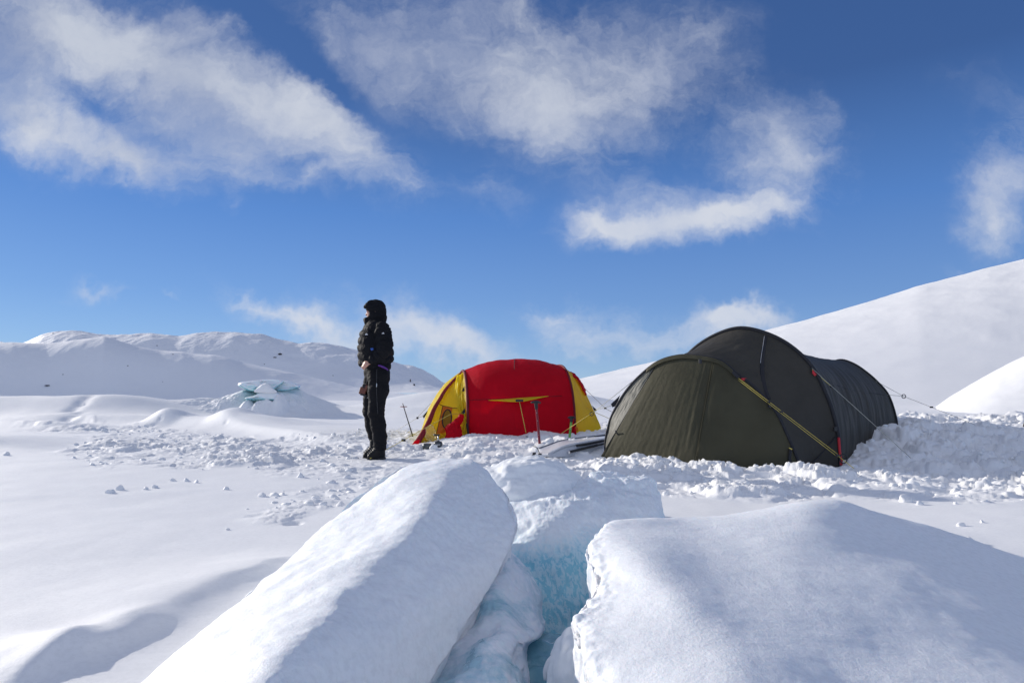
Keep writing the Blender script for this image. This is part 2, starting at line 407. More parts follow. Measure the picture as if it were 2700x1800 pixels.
def ice_mat(name, z_edge, soft=.10, blue=(.38, .68, .78), deep=(.26, .56, .68), snow=(.86, .91, .95), frost=.5, streak=(9, 9, 2.5), rough=.28):
    """snow above, blue ice with rime frost below height z_edge"""
    m, k = new_mat(name)
    P = k.n('ShaderNodeNewGeometry').outputs['Position']
    sep = k.n('ShaderNodeSeparateXYZ'); k.put(sep.inputs[0], P)
    n1 = k.noise(P, 5, 5, .6)
    zz = k.math('ADD', sep.outputs[2], k.math('MULTIPLY', k.math('SUBTRACT', n1, .5), .12))
    isnow = k.ramp(zz, z_edge - soft, z_edge + soft)
    st = k.n('ShaderNodeMapping'); k.put(st.inputs[0], P); st.inputs['Scale'].default_value = streak
    s1 = k.noise(st.outputs[0], 3.2, 6, .68, .4)
    fr = k.ramp(s1, .62 - frost * .2, .74 - frost * .2)
    ice = k.mix(k.ramp(k.noise(P, 4, 4, .5), .35, .65), deep, blue)
    low = k.mix(k.math('MULTIPLY', fr, .62), ice, (.66, .80, .88))
    col = k.mix(isnow, low, snow)
    col = k.mix(k.math('MULTIPLY', isnow, k.ramp(k.noise(P, 48, 5, .72), .40, .66)), col, tuple(c * .92 for c in snow))
    rg = k.mix(isnow, k.mix(fr, (rough,) * 3, (.6,) * 3), (.62,) * 3)
    hh = k.math('ADD', k.math('MULTIPLY', s1, .6), k.math('MULTIPLY', k.noise(P, 60, 4, .6), .4))
    hb_ = k.mix(isnow, (0, 0, 0), (.5, .5, .5)); hh = k.math('MULTIPLY', hh, k.math('SUBTRACT', 1.0, k.math('MULTIPLY', isnow, .85)))
    nn = bump(k, hh, .5, .012)
    nn = bump(k, k.noise(P, 36, 4, .62), .20, .008, nn); nn = bump(k, k.noise(P, 120, 4, .7), .48, .004, nn); nn = bump(k, k.noise(P, 420, 2, .6), .25, .001, nn)
    b = bsdf(k, col, .5, nn, Subsurface_Weight=.3, Subsurface_Radius=(.7, 1.0, 1.15), Subsurface_Scale=.010)
    m.node_tree.links.new(rg, b.node.inputs['Roughness'])
    return finish(m, k, b)

def fabric(name, col, trans=.3, rough=.55, wave=0.0, tcol=None, coarse=9, spec=.3):
    m, k = new_mat(name)
    P = k.n('ShaderNodeTexCoord').outputs['Object']
    h = k.math('ADD', k.math('MULTIPLY', k.noise(P, coarse, 3, .5, .3), .8), k.math('MULTIPLY', k.noise(P, 320, 2, .5), .06))
    nn = bump(k, h, .35, .03)
    c2 = k.mix(k.ramp(k.noise(P, 3, 4, .6), .3, .7), tuple(c * .90 for c in col), tuple(min(1, c * 1.08) for c in col))
    b = bsdf(k, c2, rough, nn, Specular_IOR_Level=spec)
    if trans:
        t = k.n('ShaderNodeBsdfTranslucent'); k.put(t.inputs[0], tuple(tcol or col) + (1,)); k.put(t.inputs[1], nn)
        x = k.n('ShaderNodeMixShader'); x.inputs[0].default_value = trans
        m.node_tree.links.new(b, x.inputs[1]); m.node_tree.links.new(t.outputs[0], x.inputs[2]); b = x.outputs[0]
    return finish(m, k, b)
def plain(name, col, rough=.5, metal=0.0, nscale=60, nstr=.15, **kw):
    m, k = new_mat(name); P = k.n('ShaderNodeTexCoord').outputs['Object']
    n = k.noise(P, nscale, 3, .6)
    c2 = k.mix(n, tuple(c * .85 for c in col), tuple(min(1, c * 1.15) for c in col))
    return finish(m, k, bsdf(k, c2, rough, bump(k, n, nstr, .004), Metallic=metal, **kw))

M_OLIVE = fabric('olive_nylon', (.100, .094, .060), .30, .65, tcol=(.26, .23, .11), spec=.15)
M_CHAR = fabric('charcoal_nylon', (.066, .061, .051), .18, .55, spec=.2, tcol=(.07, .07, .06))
M_PALE = fabric('lit_through_nylon', (.20, .20, .17), .35, .5, tcol=(.34, .34, .26))  # sunlight coming through the panel is put into this paler colour
M_BLACKW = plain('black_webbing', (.018, .018, .022), .7)
M_RED = fabric('red_nylon', (.56, .006, .025), .45, .6, tcol=(.95, .004, .03), spec=.12)
M_DRED = fabric('maroon_webbing', (.16, .012, .02), .0, .7)
M_YEL = fabric('yellow_nylon', (.84, .77, .05), .62, .5, tcol=(1., .88, .05))
M_ORG = fabric('orange_nylon', (.80, .25, .02), .4, .5, tcol=(.9, .3, .02))
M_ROPE = plain('yellow_cord', (.62, .50, .10), .7)
M_ROPEW = plain('pale_cord', (.40, .40, .34), .7)
M_BLK = plain('black_plastic', (.02, .02, .022), .4)
M_STEEL = plain('brushed_metal', (.6, .6, .6), .3, 1.0)
M_ALU = plain('grey_sled_plastic', (.60, .62, .66), .35)
M_REDP = plain('maroon_anodised_tube', (.22, .02, .03), .3)
M_REDB = plain('red_strap', (.55, .02, .03), .6)
M_GRN = plain('green_anodised_tube', (.16, .45, .08), .3)
M_ROCK = plain('dark_rock', (.06, .055, .055), .9, nscale=3)
M_DOWN = fabric('black_down_nylon', (.010, .0105, .013), .0, .7, coarse=22, spec=.10)
M_TROU = fabric('black_shell_fabric', (.010, .010, .012), .0, .7, coarse=14, spec=.12)
M_SKIN = plain('skin', (.55, .30, .22), .5, nscale=30, Subsurface_Weight=.15, Subsurface_Scale=.01)
M_BOOT = plain('black_boot_leather', (.010, .010, .011), .5, Specular_IOR_Level=.2)
M_PURP = plain('purple_webbing', (.12, .03, .26), .6)
M_BLUE = plain('blue_webbing', (.02, .09, .40), .6)
M_BROWN = plain('brown_leather', (.16, .05, .03), .5)
M_WHITE = plain('white_print', (.7, .7, .7), .6)
M_ZIP = plain('grey_zip_tape', (.05, .05, .055), .5)
#CUT
# ------------------------------------------------------------------ snow ground
def poly_sd(x, y, poly):
    """signed distance (negative inside) of points to a closed polygon"""
    P = np.asarray(poly, float)[:, :2]; d = np.full(x.shape, 1e9); ins = np.zeros(x.shape, bool)
    for i in range(len(P)):
        a = P[i]; b = P[(i + 1) % len(P)]; e = b - a
        t = np.clip(((x - a[0]) * e[0] + (y - a[1]) * e[1]) / (e @ e), 0, 1)
        d = np.minimum(d, np.hypot(x - a[0] - t * e[0], y - a[1] - t * e[1]))
        c = ((a[1] > y) != (b[1] > y)) & (x < (b[0] - a[0]) * (y - a[1]) / (b[1] - a[1] + 1e-12) + a[0]); ins ^= c
    return np.where(ins, -d, d)
def ridge(x, y, a, b, h, wf, wb, taper=.3):
    """asymmetric drift from a to b; wf = width on the camera side, wb = width beyond"""
    a = np.array(a[:2]); b = np.array(b[:2]); e = b - a; L = np.hypot(*e); e = e / L; n = np.array([-e[1], e[0]])
    if n[1] < 0: n = -n
    t = ((x - a[0]) * e[0] + (y - a[1]) * e[1]) / L; s = (x - a[0]) * n[0] + (y - a[1]) * n[1]
    w = np.where(s < 0, wf, wb); prof = 1 / (1 + (s / w) ** 2) ** 1.5
    return h * prof * sstep(-taper, taper, t) * (1 - sstep(1 - taper, 1 + taper, t))
G = lambda px, py, z=0.: gnd(px, py, z)
CHURN = [G(*q)[:2] for q in [(150,1200),(330,1122),(500,1140),(690,1160),(860,1168),(1000,1152),(1120,1140),(1640,1128),(2300,1122),(2800,1128),(3100,1170),
                             (2900,1330),(2600,1335),(2420,1318),(2300,1312),(2050,1318),(1760,1315),(1600,1300),(1400,1330),(1250,1330),(1060,1280),(960,1300),(905,1332),(700,1375),(660,1358),
                             (760,1292),(880,1262),(720,1262),(640,1232),(520,1238),(350,1228),(270,1243),(200,1232)]]
SMALLCH = [G(*q)[:2] for q in [(0,1125),(120,1112),(230,1098),(330,1128),(300,1150),(140,1145),(0,1135)]]
PIT = [(-.62, 1.2), (-.45, 2.0), (-.1, 2.7), (-.05, 3.1), (.45, 3.15), (.62, 2.6), (.75, 1.9), (.8, 1.2), (.6, .7), (-.5, .7)]
LIP = [at(60,1880,1.62), at(116,1800,1.75), at(143,1740,1.9), at(220,1693,2.02), at(387,1621,2.26), at(536,1574,2.46), at(640,1535,2.66), at(720,1480,2.95), at(821,1428,3.35)]

FOOT = [at(*q)[:2] for q in [(232,1052,19.0),(215,1056,18.4),(190,1062,17.8),(207,1068,17.2),(183,1074,16.7),(200,1080,16.1),(178,1086,15.6),(196,1092,15.1),(172,1099,14.5),(188,1106,14.0)]]
def terrain(x, y, detail=True):
    x = np.asarray(x, np.float64); y = np.asarray(y, np.float64); z = np.zeros_like(x); r = np.hypot(x, y)
    far = sstep(12, 45, y)
    z += .035 * (1 - .6 * np.exp(-(r / 4) ** 2)) * n2(x, y, .35, 3) + .010 * n2(x, y, 1.7, 3, off=3) + far * .25 * n2(x, y, .05, 4, off=9)
    # camp platform climbs gently to the back right
    z += .15 * sstep(6.9, 9.2, y) * sstep(-1.35, -.35, x) * (1 - sstep(11.5, 17, y))
    z += .16 * sstep(5.6, 8.6, y) * sstep(2.6, 4.6, x) * (1 - sstep(10.5, 14, y))
    # snow shovelled against the tents
    z += ridge(x, y, G(1560, 1225), G(2160, 1258), .05, .25, .35, .1)
    # big drifts to the left and the steep lee slopes facing us
    u = sstep(-7.2, -11.5, x); z += .60 * u * np.exp(-((y - 19.5) / np.where(y < 19.5, 1.5, 5.)) ** 2) * (1 + .12 * n2(x, y, .3, 3, off=5))
    z += ridge(x, y, (-12.5, 16.6), (-6.6, 15.0), .20, .42, 2.6, .3)
    z += ridge(x, y, (-7.6, 14.3), (-4.4, 12.4), .22, .30, 1.9, .3)
    z += ridge(x, y, (-5.4, 13.0), (-2.0, 8.9), .17, .27, 2.6, .35)
    z += ridge(x, y, (-7.4, 14.2), (-6.7, 13.9), .20, .5, .5, .5) + ridge(x, y, (-5.6, 13.3), (-5.0, 13.2), .13, .4, .5, .5)
    z += ridge(x, y, (-9.6, 9.9), (-6.5, 9.0), .15, .22, 1.6, .3)
    z += ridge(x, y, (-7.0, 21.5), (-1.2, 18.0), .30, .6, 3.0, .3) + ridge(x, y, (-5.6, 30), (4, 28), .8, 1.9, 6.0, .3)
    z += ridge(x, y, (-10.4, 13.6), (-8.2, 12.9), .17, .45, .8, .3)
    # low rounded drifts trailing from the left block towards the camera
    wb_ = x + .07 * n2(x, y, 2.6, 3, off=12); wy_ = y + .07 * n2(x, y, 2.6, 3, off=14)
    z += ridge(wb_, wy_, at(760, 1470, 3.0), at(330, 1650, 2.15), .046, .10, .34, .3) + ridge(wb_, wy_, at(420, 1640, 2.2), at(150, 1760, 1.85), .040, .07, .26, .3)
    z += ridge(wb_, wy_, at(215, 1700, 2.0), at(20, 1790, 1.76), .035, .05, .22, .3)
    z -= 8 * sstep(35, 400, y) * sstep(.02, -.22, x / np.maximum(y, 1))
    # old footprints climbing the left drift
    for fx, fy in FOOT: z -= .09 * np.exp(-((x - fx) / .17) ** 2 - ((y - fy) / .24) ** 2)
    # foreground swell right of the block
    z += .05 * np.exp(-((x - 2.6) / 1.2) ** 2 - ((y - 3.4) / .8) ** 2)
    # pit under the broken blocks
    m = (np.abs(x) < 1.6) & (y < 4.4) & (y > .2)
    if m.any(): z[m] -= .75 * sstep(.12, -.12, poly_sd(x[m], y[m], PIT))
    if detail:
        b = (x > -10) & (x < 12) & (y > 3.2) & (y < 18)
        xb, yb = x[b], y[b]
        sd = poly_sd(xb, yb, CHURN) + .45 * n2(xb, yb, 1.1, 4, off=21)
        w = sstep(.12, -.30, sd)
        w = np.maximum(w, .9 * sstep(.2, -.5, poly_sd(xb, yb, SMALLCH) + .9 * n2(xb, yb, .9, 4, off=22)))
        # trodden floor: less relief where people walked, more on the banks
        amp = .55 + .75 * sstep(-.1, .35, n2(xb, yb, .7, 3, off=31)) + .5 * sstep(3., 4.6, xb) 
        wx = xb + .14 * n2(xb, yb, 3.1, 3, off=41); wy = yb + .14 * n2(xb, yb, 3.1, 3, off=47)
        h = np.zeros_like(xb)
        # broken plates: each cell has its own level and tilt, so the edges are crisp
        for f, a, sd_ in ((1.7, .055, 1), (3.9, .050, 2), (8.2, .027, 3), (16., .010, 4), (31., .004, 5)):
            F1, F2, ri = worley(wx, wy, f, sd_); r2 = (ri * 7.31) % 1; r3 = (ri * 13.7) % 1
            gx = (wx * f) % 1 - .5; gy = (wy * f) % 1 - .5
            tilt = .5 * ((r2 - .5) * gx + (r3 - .5) * gy)
            edge = sstep(0, .16, F2 - F1)
            h += a * ((ri ** 1.6) * (.25 + .75 * edge) + tilt * edge - .2)
        h += .022 * n2(wx, wy, 4., 5, .5, off=51, ridged=True) + .03 * n2(xb, yb, 1.4, 3, off=61)
        # levelled where the person stands and along the path behind
        tr = np.exp(-((xb + 1.5) / .45) ** 2 - ((yb - 7.55) / .35) ** 2); amp = amp * (1 - .75 * tr)
        amp = amp * (.72 + .28 * sstep(-2.2, .2, xb)) 
        low = np.exp(-((xb - .55) / .55) ** 2 - ((yb - 7.55) / .40) ** 2) + np.exp(-((xb + .95) / .22) ** 2 - ((yb - 8.45) / .30) ** 2)
        low = np.clip(low, 0, 1); amp = amp * (1 - .5 * low); z[b] -= w * .035 * low
        z[b] += w * (amp * h - .012)
        # footprints and pits trailing off
        F1, F2, ri = worley(xb, yb, 1.6, 9); zone = sstep(1.0, .1, sd) * (1 - w)
        z[b] -= zone * (ri > .8) * .02 * sstep(.10, .05, F1)
    return z

def build_ground():
    # rings: fine where the picture is, coarse behind the camera and far away
    rr = [.25]
    while rr[-1] < 2600:
        r = rr[-1]; k = .0105 if r < 2.8 else (.0052 if r < 16 else (.011 if r < 60 else .05)); rr.append(r * (1 + k) if r > .6 else r + .02)
    rr = np.array(rr)
    a1 = np.radians(50); fine = np.linspace(-a1, a1, 980); rest = np.linspace(a1, 2 * math.pi - a1, 110)[1:-1]
    ang = np.concatenate([fine, rest]); n, m = len(rr), len(ang)
    Xg = rr[:, None] * np.sin(ang)[None]; Yg = rr[:, None] * np.cos(ang)[None]
    Zg = terrain(Xg.ravel(), Yg.ravel())
    V = np.stack([Xg.ravel(), Yg.ravel(), Zg], 1); F = grid_faces(n, m, True)
    V = np.vstack([V, [0, 0, terrain(np.array([0.]), np.array([0.1]))[0]]]); j = np.arange(m); j2 = (j + 1) % m
    F = np.vstack([F, np.stack([np.full(m, len(V) - 1), j2, j, j], 1)])
    link('snow_ground', mesh_mixed('snow_ground', V, F[:, ::-1] if False else F), M_SNOW, kind='structure')
build_ground()
def tz(x, y): return float(terrain(np.array([float(x)]), np.array([float(y)]))[0])

# ------------------------------------------------------------------ hills
def hill(name, sil, d0, d1, d2, mat, amp, seed, pw=1.0, nx=700, ny=160, zf=0.0, warp=0.0):
    """terrain body whose skyline follows sil [(px,py)...] at distance d1; foot at d0, back foot at d2"""
    sil = np.array(sil, float); px = np.linspace(sil[0, 0], sil[-1, 0], nx); py = np.interp(px, sil[:, 0], sil[:, 1])
    k = np.hanning(13); k /= k.sum(); py = np.convolve(np.pad(py, 6, 'edge'), k, 'valid')
    u = (px - 1350) / FOC; zt = CAM_H + d1 * np.array([ray(a, b)[2] / ray(a, b)[1] for a, b in zip(px, py)])
    t = np.concatenate([np.linspace(0, 1, ny), 1 + np.linspace(0, 1, ny // 3)[1:]])
    D = np.where(t <= 1, d0 + (d1 - d0) * t, d1 + (d2 - d1) * (t - 1))
    prof = np.where(t <= 1, (1 - np.cos(math.pi * np.clip(t, 0, 1) ** pw)) / 2, (1 + np.cos(math.pi * (t - 1))) / 2)
    X = D[:, None] * u[None]; Y = np.repeat(D[:, None], nx, 1)
    Z = zf - 1 + (zt[None] - zf + 1) * prof[:, None]
    s = 1 / (d1 * .12); xf, yf = X.ravel(), Y.ravel()
    nz = n2(xf, yf, s, 7, .52, off=seed) * .7 + .5 * n2(xf, yf, s * 1.7, 6, .5, off=seed + 5, ridged=True) - .2
    nz = nz.reshape(X.shape) * amp * (np.clip(t, 0, 1) * (1 - .55 * np.exp(-((t - 1) / .06) ** 2)))[:, None] * np.where(t > 1, (2 - t), 1)[:, None]
    V = np.stack([xf, yf, (Z + nz).ravel()], 1)
    return link(name, mesh_np(name, V, grid_faces(len(t), nx)), mat, kind='structure')
S_FAR = [(-900,930),(-400,900),(-100,900),(0,904),(42,911),(64,904),(106,887),(140,879),(191,875),(215,876),(238,879),(272,883),(290,884),(340,884),(395,881),(430,886),(468,889),(510,882),(553,878),(580,878),(612,875),(645,879),(680,882),(730,894),(787,906),(816,904),(860,907),(935,922),(1000,942),(1040,958),(1065,966),(1090,969),(1116,979),(1142,995),(1170,1012),(1220,1030),(1300,1040)]
S_MID = [(-900,960),(-300,915),(0,905),(30,903),(64,905),(120,906),(200,897),(272,888),(310,899),(361,914),(425,925),(480,927),(510,932),(560,935),(595,942),(640,955),(680,964),(760,981),(850,1001),(935,1020),(1010,1034),(1100,1042)]
hill('far_mountain', S_FAR, 1180, 1500, 2300, M_HILL, 15, 2.0, pw=.9, nx=1500)
hill('near_mountain', S_MID, 688, 800, 1180, M_HILL, 3.2, 6.0, pw=.75, zf=-8, nx=1500)
S_RH = [(1330,1036),(1400,1026),(1480,1010),(1535,1000),(1640,978),(1723,960),(1850,930),(2041,879),(2198,840),(2300,812),(2372,792),(2429,775),(2498,759),(2613,732),(2700,714),(2900,668),(3200,600),(3800,540)]
hill('right_hill', S_RH, 30, 150, 330, M_SNOW, .7, 8.0, pw=.95, zf=0)
S_RN = [(2330,1130),(2417,1113),(2450,1086),(2495,1050),(2560,1012),(2620,980),(2700,943),(2850,880),(3100,800),(3500,760)]
hill('near_slope', S_RN, 17, 33, 60, M_SNOW, .18, 12.0, pw=.9, nx=300, zf=-.1)
#CUT
# ------------------------------------------------------------------ broken blocks in the foreground
def rough_body(VF, amps, seed=0):
    V, F = VF; V = V.copy()
    for f, a, o in amps:
        N = vnormals(V, F); V += N * (a * fbm(V * f + seed * 3.3 + 50, o))[:, None]
    return V, F
def rows_of(R, sharp=()):
    R = [[(at(*q) if abs(q[0]) > 20 else np.array(q, float)) for q in r] for r in R]; n = len(R[0]); O = [[] for _ in R]
    for i in range(n):
        j = (i + 1) % n; L_ = [np.linalg.norm(r[j] - r[i]) for r in R]; long = max(L_) > .42 and max(min(r[i][2], r[j][2]) for r in R) < -.2
        for r, o, l in zip(R, O, L_):
            o.append(r[i]); e = (r[j] - r[i])
            if long: o.append(r[i] + e * min(.3, .07 / l)); o.append(r[j] - e * min(.3, .07 / l))
            elif i in sharp: o.append(r[i] + e * .16)
    return O
# left ridge: loops run under-left, left edge, flank, crest, shaded side, right edge, undercut, under-right
A = rows_of([
 [(-.50,3.35,-.3),(1120,1262,3.35),(1150,1262,3.3),(1200,1262,3.3),(1240,1266,3.3),(1280,1300,3.25),(1300,1330,3.2),(-.05,3.3,-.5)],
 [(-.62,3.15,-.4),(1079,1230,3.08),(1135,1216,3.05),(1195,1212,3.0),(1258,1218,2.95),(1312,1278,2.9),(1338,1345,2.95),(.0,3.05,-.5)],
 [(-.72,2.95,-.4),(990,1284,2.92),(1070,1248,2.86),(1175,1240,2.80),(1262,1265,2.76),(1347,1335,2.70),(1350,1385,2.78),(.0,2.85,-.6)],
 [(-.80,2.78,-.4),(905,1350,2.76),(1010,1310,2.66),(1145,1298,2.55),(1250,1350,2.55),(1357,1385,2.58),(1347,1425,2.68),(.0,2.7,-.6)],
 [(-.88,2.58,-.4),(803,1446,2.55),(935,1400,2.44),(1090,1376,2.30),(1210,1440,2.33),(1332,1452,2.44),(1322,1492,2.55),(-.03,2.5,-.6)],
 [(-.98,2.2,-.4),(650,1570,2.2),(800,1520,2.08),(945,1510,1.93),(1110,1560,2.00),(1268,1566,2.25),(1255,1610,2.35),(-.12,2.3,-.7)],
 [(-1.02,1.7,-.4),(379,1790,1.75),(590,1700,1.63),(790,1680,1.50),(970,1720,1.64),(1172,1712,2.00),(1165,1760,2.10),(-.22,2.05,-.8)],
 [(-1.05,1.4,-.4),(180,1960,1.48),(430,1900,1.36),(650,1860,1.24),(850,1890,1.38),(1095,1840,1.78),(1090,1900,1.88),(-.30,1.8,-.8)],
 [(-1.1,1.1,-.4),(-100,2200,1.25),(180,2200,1.12),(430,2180,1.02),(680,2150,1.12),(930,2050,1.48),(930,2120,1.56),(-.42,1.45,-.8)],
 [(-1.0,.9,-.5),(-300,2600,1.0),(-30,2600,.92),(300,2600,.86),(500,2500,.92),(700,2350,1.15),(700,2420,1.2),(-.5,1.1,-.8)]], sharp=(5,))
VF = rough_body(loft_closed(A, 420, 340), [(2.2, .022, 2), (6, .014, 4), (22, .003, 3)], 6)
N_ = vnormals(*VF); wS = sstep(.15, .45, -N_[:, 0]) * sstep(-.35, -.1, VF[0][:, 2]); st_ = fbm(VF[0] * np.array([9., 3.2, 5.]) + 31, 4, ridged=True)
VF = (VF[0] + N_ * (wS * (.009 * st_ + .007 * fbm(VF[0] * 16 + 2, 4)))[:, None], VF[1])
o = obj_vf('ice_block', VF, ice_mat('ridge_snow', -.16, .12, frost=.7, snow=(.875, .905, .935)), label='long tilted snow-covered ice slab rising to a peak, left of the blue crack', category='ice block', group='broken ice blocks in the foreground')
# right block: left-under, left edge, edge crest, then across the top to the right, under
Rr = rows_of([
 [(.45,3.1,-.6),(1690,1420,3.05),(1720,1405,3.05),(1850,1400,3.1),(2000,1392,3.1),(2165,1372,3.15),(2330,1400,3.1),(2520,1450,3.05),(2750,1510,3.0),(3100,1600,3.0),(3.0,3.2,-.5)],
 [(.40,2.7,-.6),(1604,1402,2.55),(1626,1375,2.55),(1750,1366,2.62),(1900,1360,2.72),(2170,1319,2.78),(2310,1350,2.80),(2480,1400,2.82),(2720,1474,2.85),(3100,1560,2.85),(3.1,2.8,-.5)],
 [(.33,2.4,-.6),(1560,1440,2.30),(1590,1398,2.32),(1668,1392,2.34),(1860,1410,2.36),(2130,1390,2.42),(2320,1420,2.45),(2520,1475,2.46),(2790,1555,2.45),(3200,1650,2.4),(3.0,2.4,-.5)],
 [(.28,2.2,-.6),(1549,1470,2.12),(1580,1452,2.10),(1700,1450,2.02),(1880,1480,2.06),(2100,1490,2.08),(2330,1520,2.10),(2560,1580,2.08),(2850,1660,2.05),(3300,1760,2.0),(2.8,2.1,-.5)],
 [(.28,2.0,-.6),(1579,1540,1.95),(1612,1532,1.90),(1770,1560,1.72),(1940,1590,1.74),(2160,1610,1.77),(2380,1650,1.77),(2650,1720,1.74),(2950,1800,1.7),(3400,1900,1.7),(2.5,1.8,-.5)],
 [(.24,1.88,-.6),(1545,1605,1.83),(1585,1600,1.77),(1810,1640,1.58),(1990,1670,1.57),(2200,1690,1.60),(2420,1740,1.60),(2690,1800,1.57),(3000,1900,1.5),(3450,2000,1.5),(2.3,1.6,-.5)],
 [(.20,1.78,-.6),(1514,1650,1.74),(1560,1655,1.66),(1850,1710,1.46),(2030,1740,1.44),(2250,1780,1.46),(2480,1830,1.44),(2750,1900,1.4),(3050,2000,1.35),(3500,2100,1.3),(2.1,1.4,-.5)],
 [(.20,1.62,-.6),(1540,1712,1.62),(1580,1720,1.54),(1885,1785,1.35),(2080,1830,1.32),(2300,1880,1.33),(2530,1930,1.3),(2800,2000,1.27),(3100,2100,1.2),(3600,2250,1.15),(1.9,1.2,-.6)],
 [(.20,1.5,-.6),(1561,1800,1.50),(1600,1820,1.42),(1930,1900,1.22),(2130,1960,1.18),(2350,2020,1.18),(2600,2080,1.15),(2850,2150,1.1),(3200,2300,1.0),(3700,2500,.95),(1.7,1.0,-.6)],
 [(.18,1.3,-.6),(1570,1960,1.32),(1620,2000,1.25),(1960,2100,1.06),(2200,2180,1.0),(2450,2250,.98),(2700,2300,.95),(2950,2400,.9),(3300,2500,.85),(3800,2700,.8),(1.5,.8,-.6)],
 [(.2,1.0,-.6),(1600,2300,1.05),(1660,2350,1.0),(1980,2400,.9),(2220,2450,.85),(2450,2550,.8),(2700,2600,.8),(2950,2700,.75),(3300,2800,.7),(3800,3000,.65),(1.4,.6,-.6)]])
V, F = loft_closed(Rr, 420, 420)
V, F = rough_body((V, F), [(2.0, .018, 2), (7, .0035, 2), (24, .0014, 3)], 4)
NR_ = len(Rr[0])   # crumbly left lip
nr = vnormals(V, F); jj = (np.arange(len(V)) % 420) / 420 * NR_; lip = sstep(1.2, 2.2, jj) * sstep(4.6, 3.4, jj) * (np.arange(len(V)) < 420 * 420)
V += nr * (lip * (.022 * fbm(V * 9 + 9, 4) + .010 * fbm(V * 34 + 4, 3)))[:, None]
obj_vf('ice_block', (V, F), ice_mat('right_block_snow', -.34, .1, snow=(.89, .915, .945)), label='largest rounded snow block filling the lower right, right of the blue crack', category='ice block', group='broken ice blocks in the foreground')
# middle slab behind the crack: loops = back-under, back, top back, top front, face, face low, ice, ice low
Mm = rows_of([
 [(-.30,3.9,-.5),(1230,1390,3.75),(1240,1352,3.6),(1250,1400,3.3),(1250,1450,3.2),(1250,1520,3.12),(1250,1650,3.05),(-.3,2.9,-.8)],
 [(-.05,3.9,-.5),(1320,1350,3.75),(1320,1330,3.6),(1330,1396,3.28),(1335,1440,3.15),(1335,1500,3.08),(1330,1650,2.98),(-.05,2.85,-.8)],
 [(.12,3.95,-.5),(1420,1320,3.85),(1420,1302,3.7),(1415,1362,3.3),(1408,1425,3.14),(1400,1500,3.06),(1395,1660,2.92),(.05,2.78,-.8)],
 [(.3,4.0,-.5),(1500,1290,3.9),(1500,1278,3.78),(1492,1338,3.40),(1490,1410,3.20),(1485,1490,3.10),(1480,1660,2.95),(.22,2.8,-.8)],
 [(.5,4.1,-.5),(1580,1262,3.98),(1575,1252,3.86),(1575,1312,3.55),(1580,1390,3.34),(1580,1480,3.18),(1580,1640,3.05),(.4,2.9,-.8)],
 [(.68,4.15,-.5),(1660,1260,4.0),(1655,1249,3.92),(1655,1280,3.74),(1665,1360,3.5),(1670,1450,3.35),(1670,1600,3.2),(.55,3.1,-.8)],
 [(.8,4.2,-.5),(1718,1268,4.02),(1712,1254,3.96),(1715,1272,3.84),(1728,1345,3.65),(1732,1420,3.5),(1735,1560,3.4),(.7,3.3,-.8)],
 [(.86,4.2,-.5),(1738,1305,4.05),(1736,1292,4.0),(1742,1312,3.88),(1750,1355,3.75),(1752,1420,3.65),(1752,1540,3.55),(.78,3.5,-.8)]])
VF = rough_body(loft_closed(Mm, 300, 300), [(3, .03, 3), (10, .016, 4), (30, .005, 4)], 7)
V, F = VF; topm = sstep(.14, .2, V[:, 2] + .0) * sstep(3.25, 3.45, V[:, 1]); V += vnormals(V, F) * (topm * .045 * fbm(V * 9 + 3, 4))[:, None]
obj_vf('ice_block', (V, F), ice_mat('back_slab_ice', .045, .07, blue=(.30, .68, .82), deep=(.20, .54, .70), frost=.95, streak=(15, 15, 3.6)), label='upright slab at the back of the crack with a turquoise frost-streaked face', category='ice block', group='broken ice blocks in the foreground')
# lumpy snow heap left of the slab top
VF = blob(at(1400, 1300, 3.95), (.33, .3, .20), 6, .10, 1.6, 4); VF = rough_body(VF, [(9, .03, 4), (28, .006, 3)], 2)
obj_vf('snow_lump', VF, M_BLOCK, label='lumpy rounded snow heap between the pointed slab and the back slab', category='snow lump')
# lower left ice lump in the crack, horizontal loops
def hl(py, L, Fm, Rr_, dB):
    l, f, r = at(L[0], py, L[1]), at(Fm[0], py + 8, Fm[1]), at(Rr_[0], py, Rr_[1])
    fl = (l + f) / 2 + np.array([0, -.05, 0]); fr = (f + r) / 2 + np.array([.02, -.05, 0]); bk = np.array([0, dB, 0])
    return [l, fl, f, fr, r, r + bk * .6 + np.array([-.03, 0, 0]), (l + r) / 2 + bk, l + bk * .6]
Ll = [hl(1440, (1285, 2.78), (1300, 2.74), (1318, 2.74), .12), hl(1475, (1240, 2.7), (1295, 2.6), (1345, 2.68), .3), hl(1545, (1200, 2.62), (1310, 2.44), (1408, 2.62), .45),
      hl(1625, (1150, 2.5), (1320, 2.28), (1430, 2.50), .5), hl(1668, (1130, 2.4), (1310, 2.16), (1424, 2.40), .5), hl(1700, (1110, 2.3), (1300, 2.08), (1391, 2.36), .5),
      hl(1800, (1060, 2.05), (1270, 1.88), (1392, 2.18), .5), hl(1950, (980, 1.8), (1230, 1.7), (1385, 2.0), .6), hl(2250, (900, 1.6), (1180, 1.5), (1360, 1.7), .6)]
VF = rough_body(loft_closed(Ll, 300, 300), [(5, .035, 3), (14, .016, 4), (40, .005, 3)], 12)
m_, k_ = new_mat('mottled_ice')
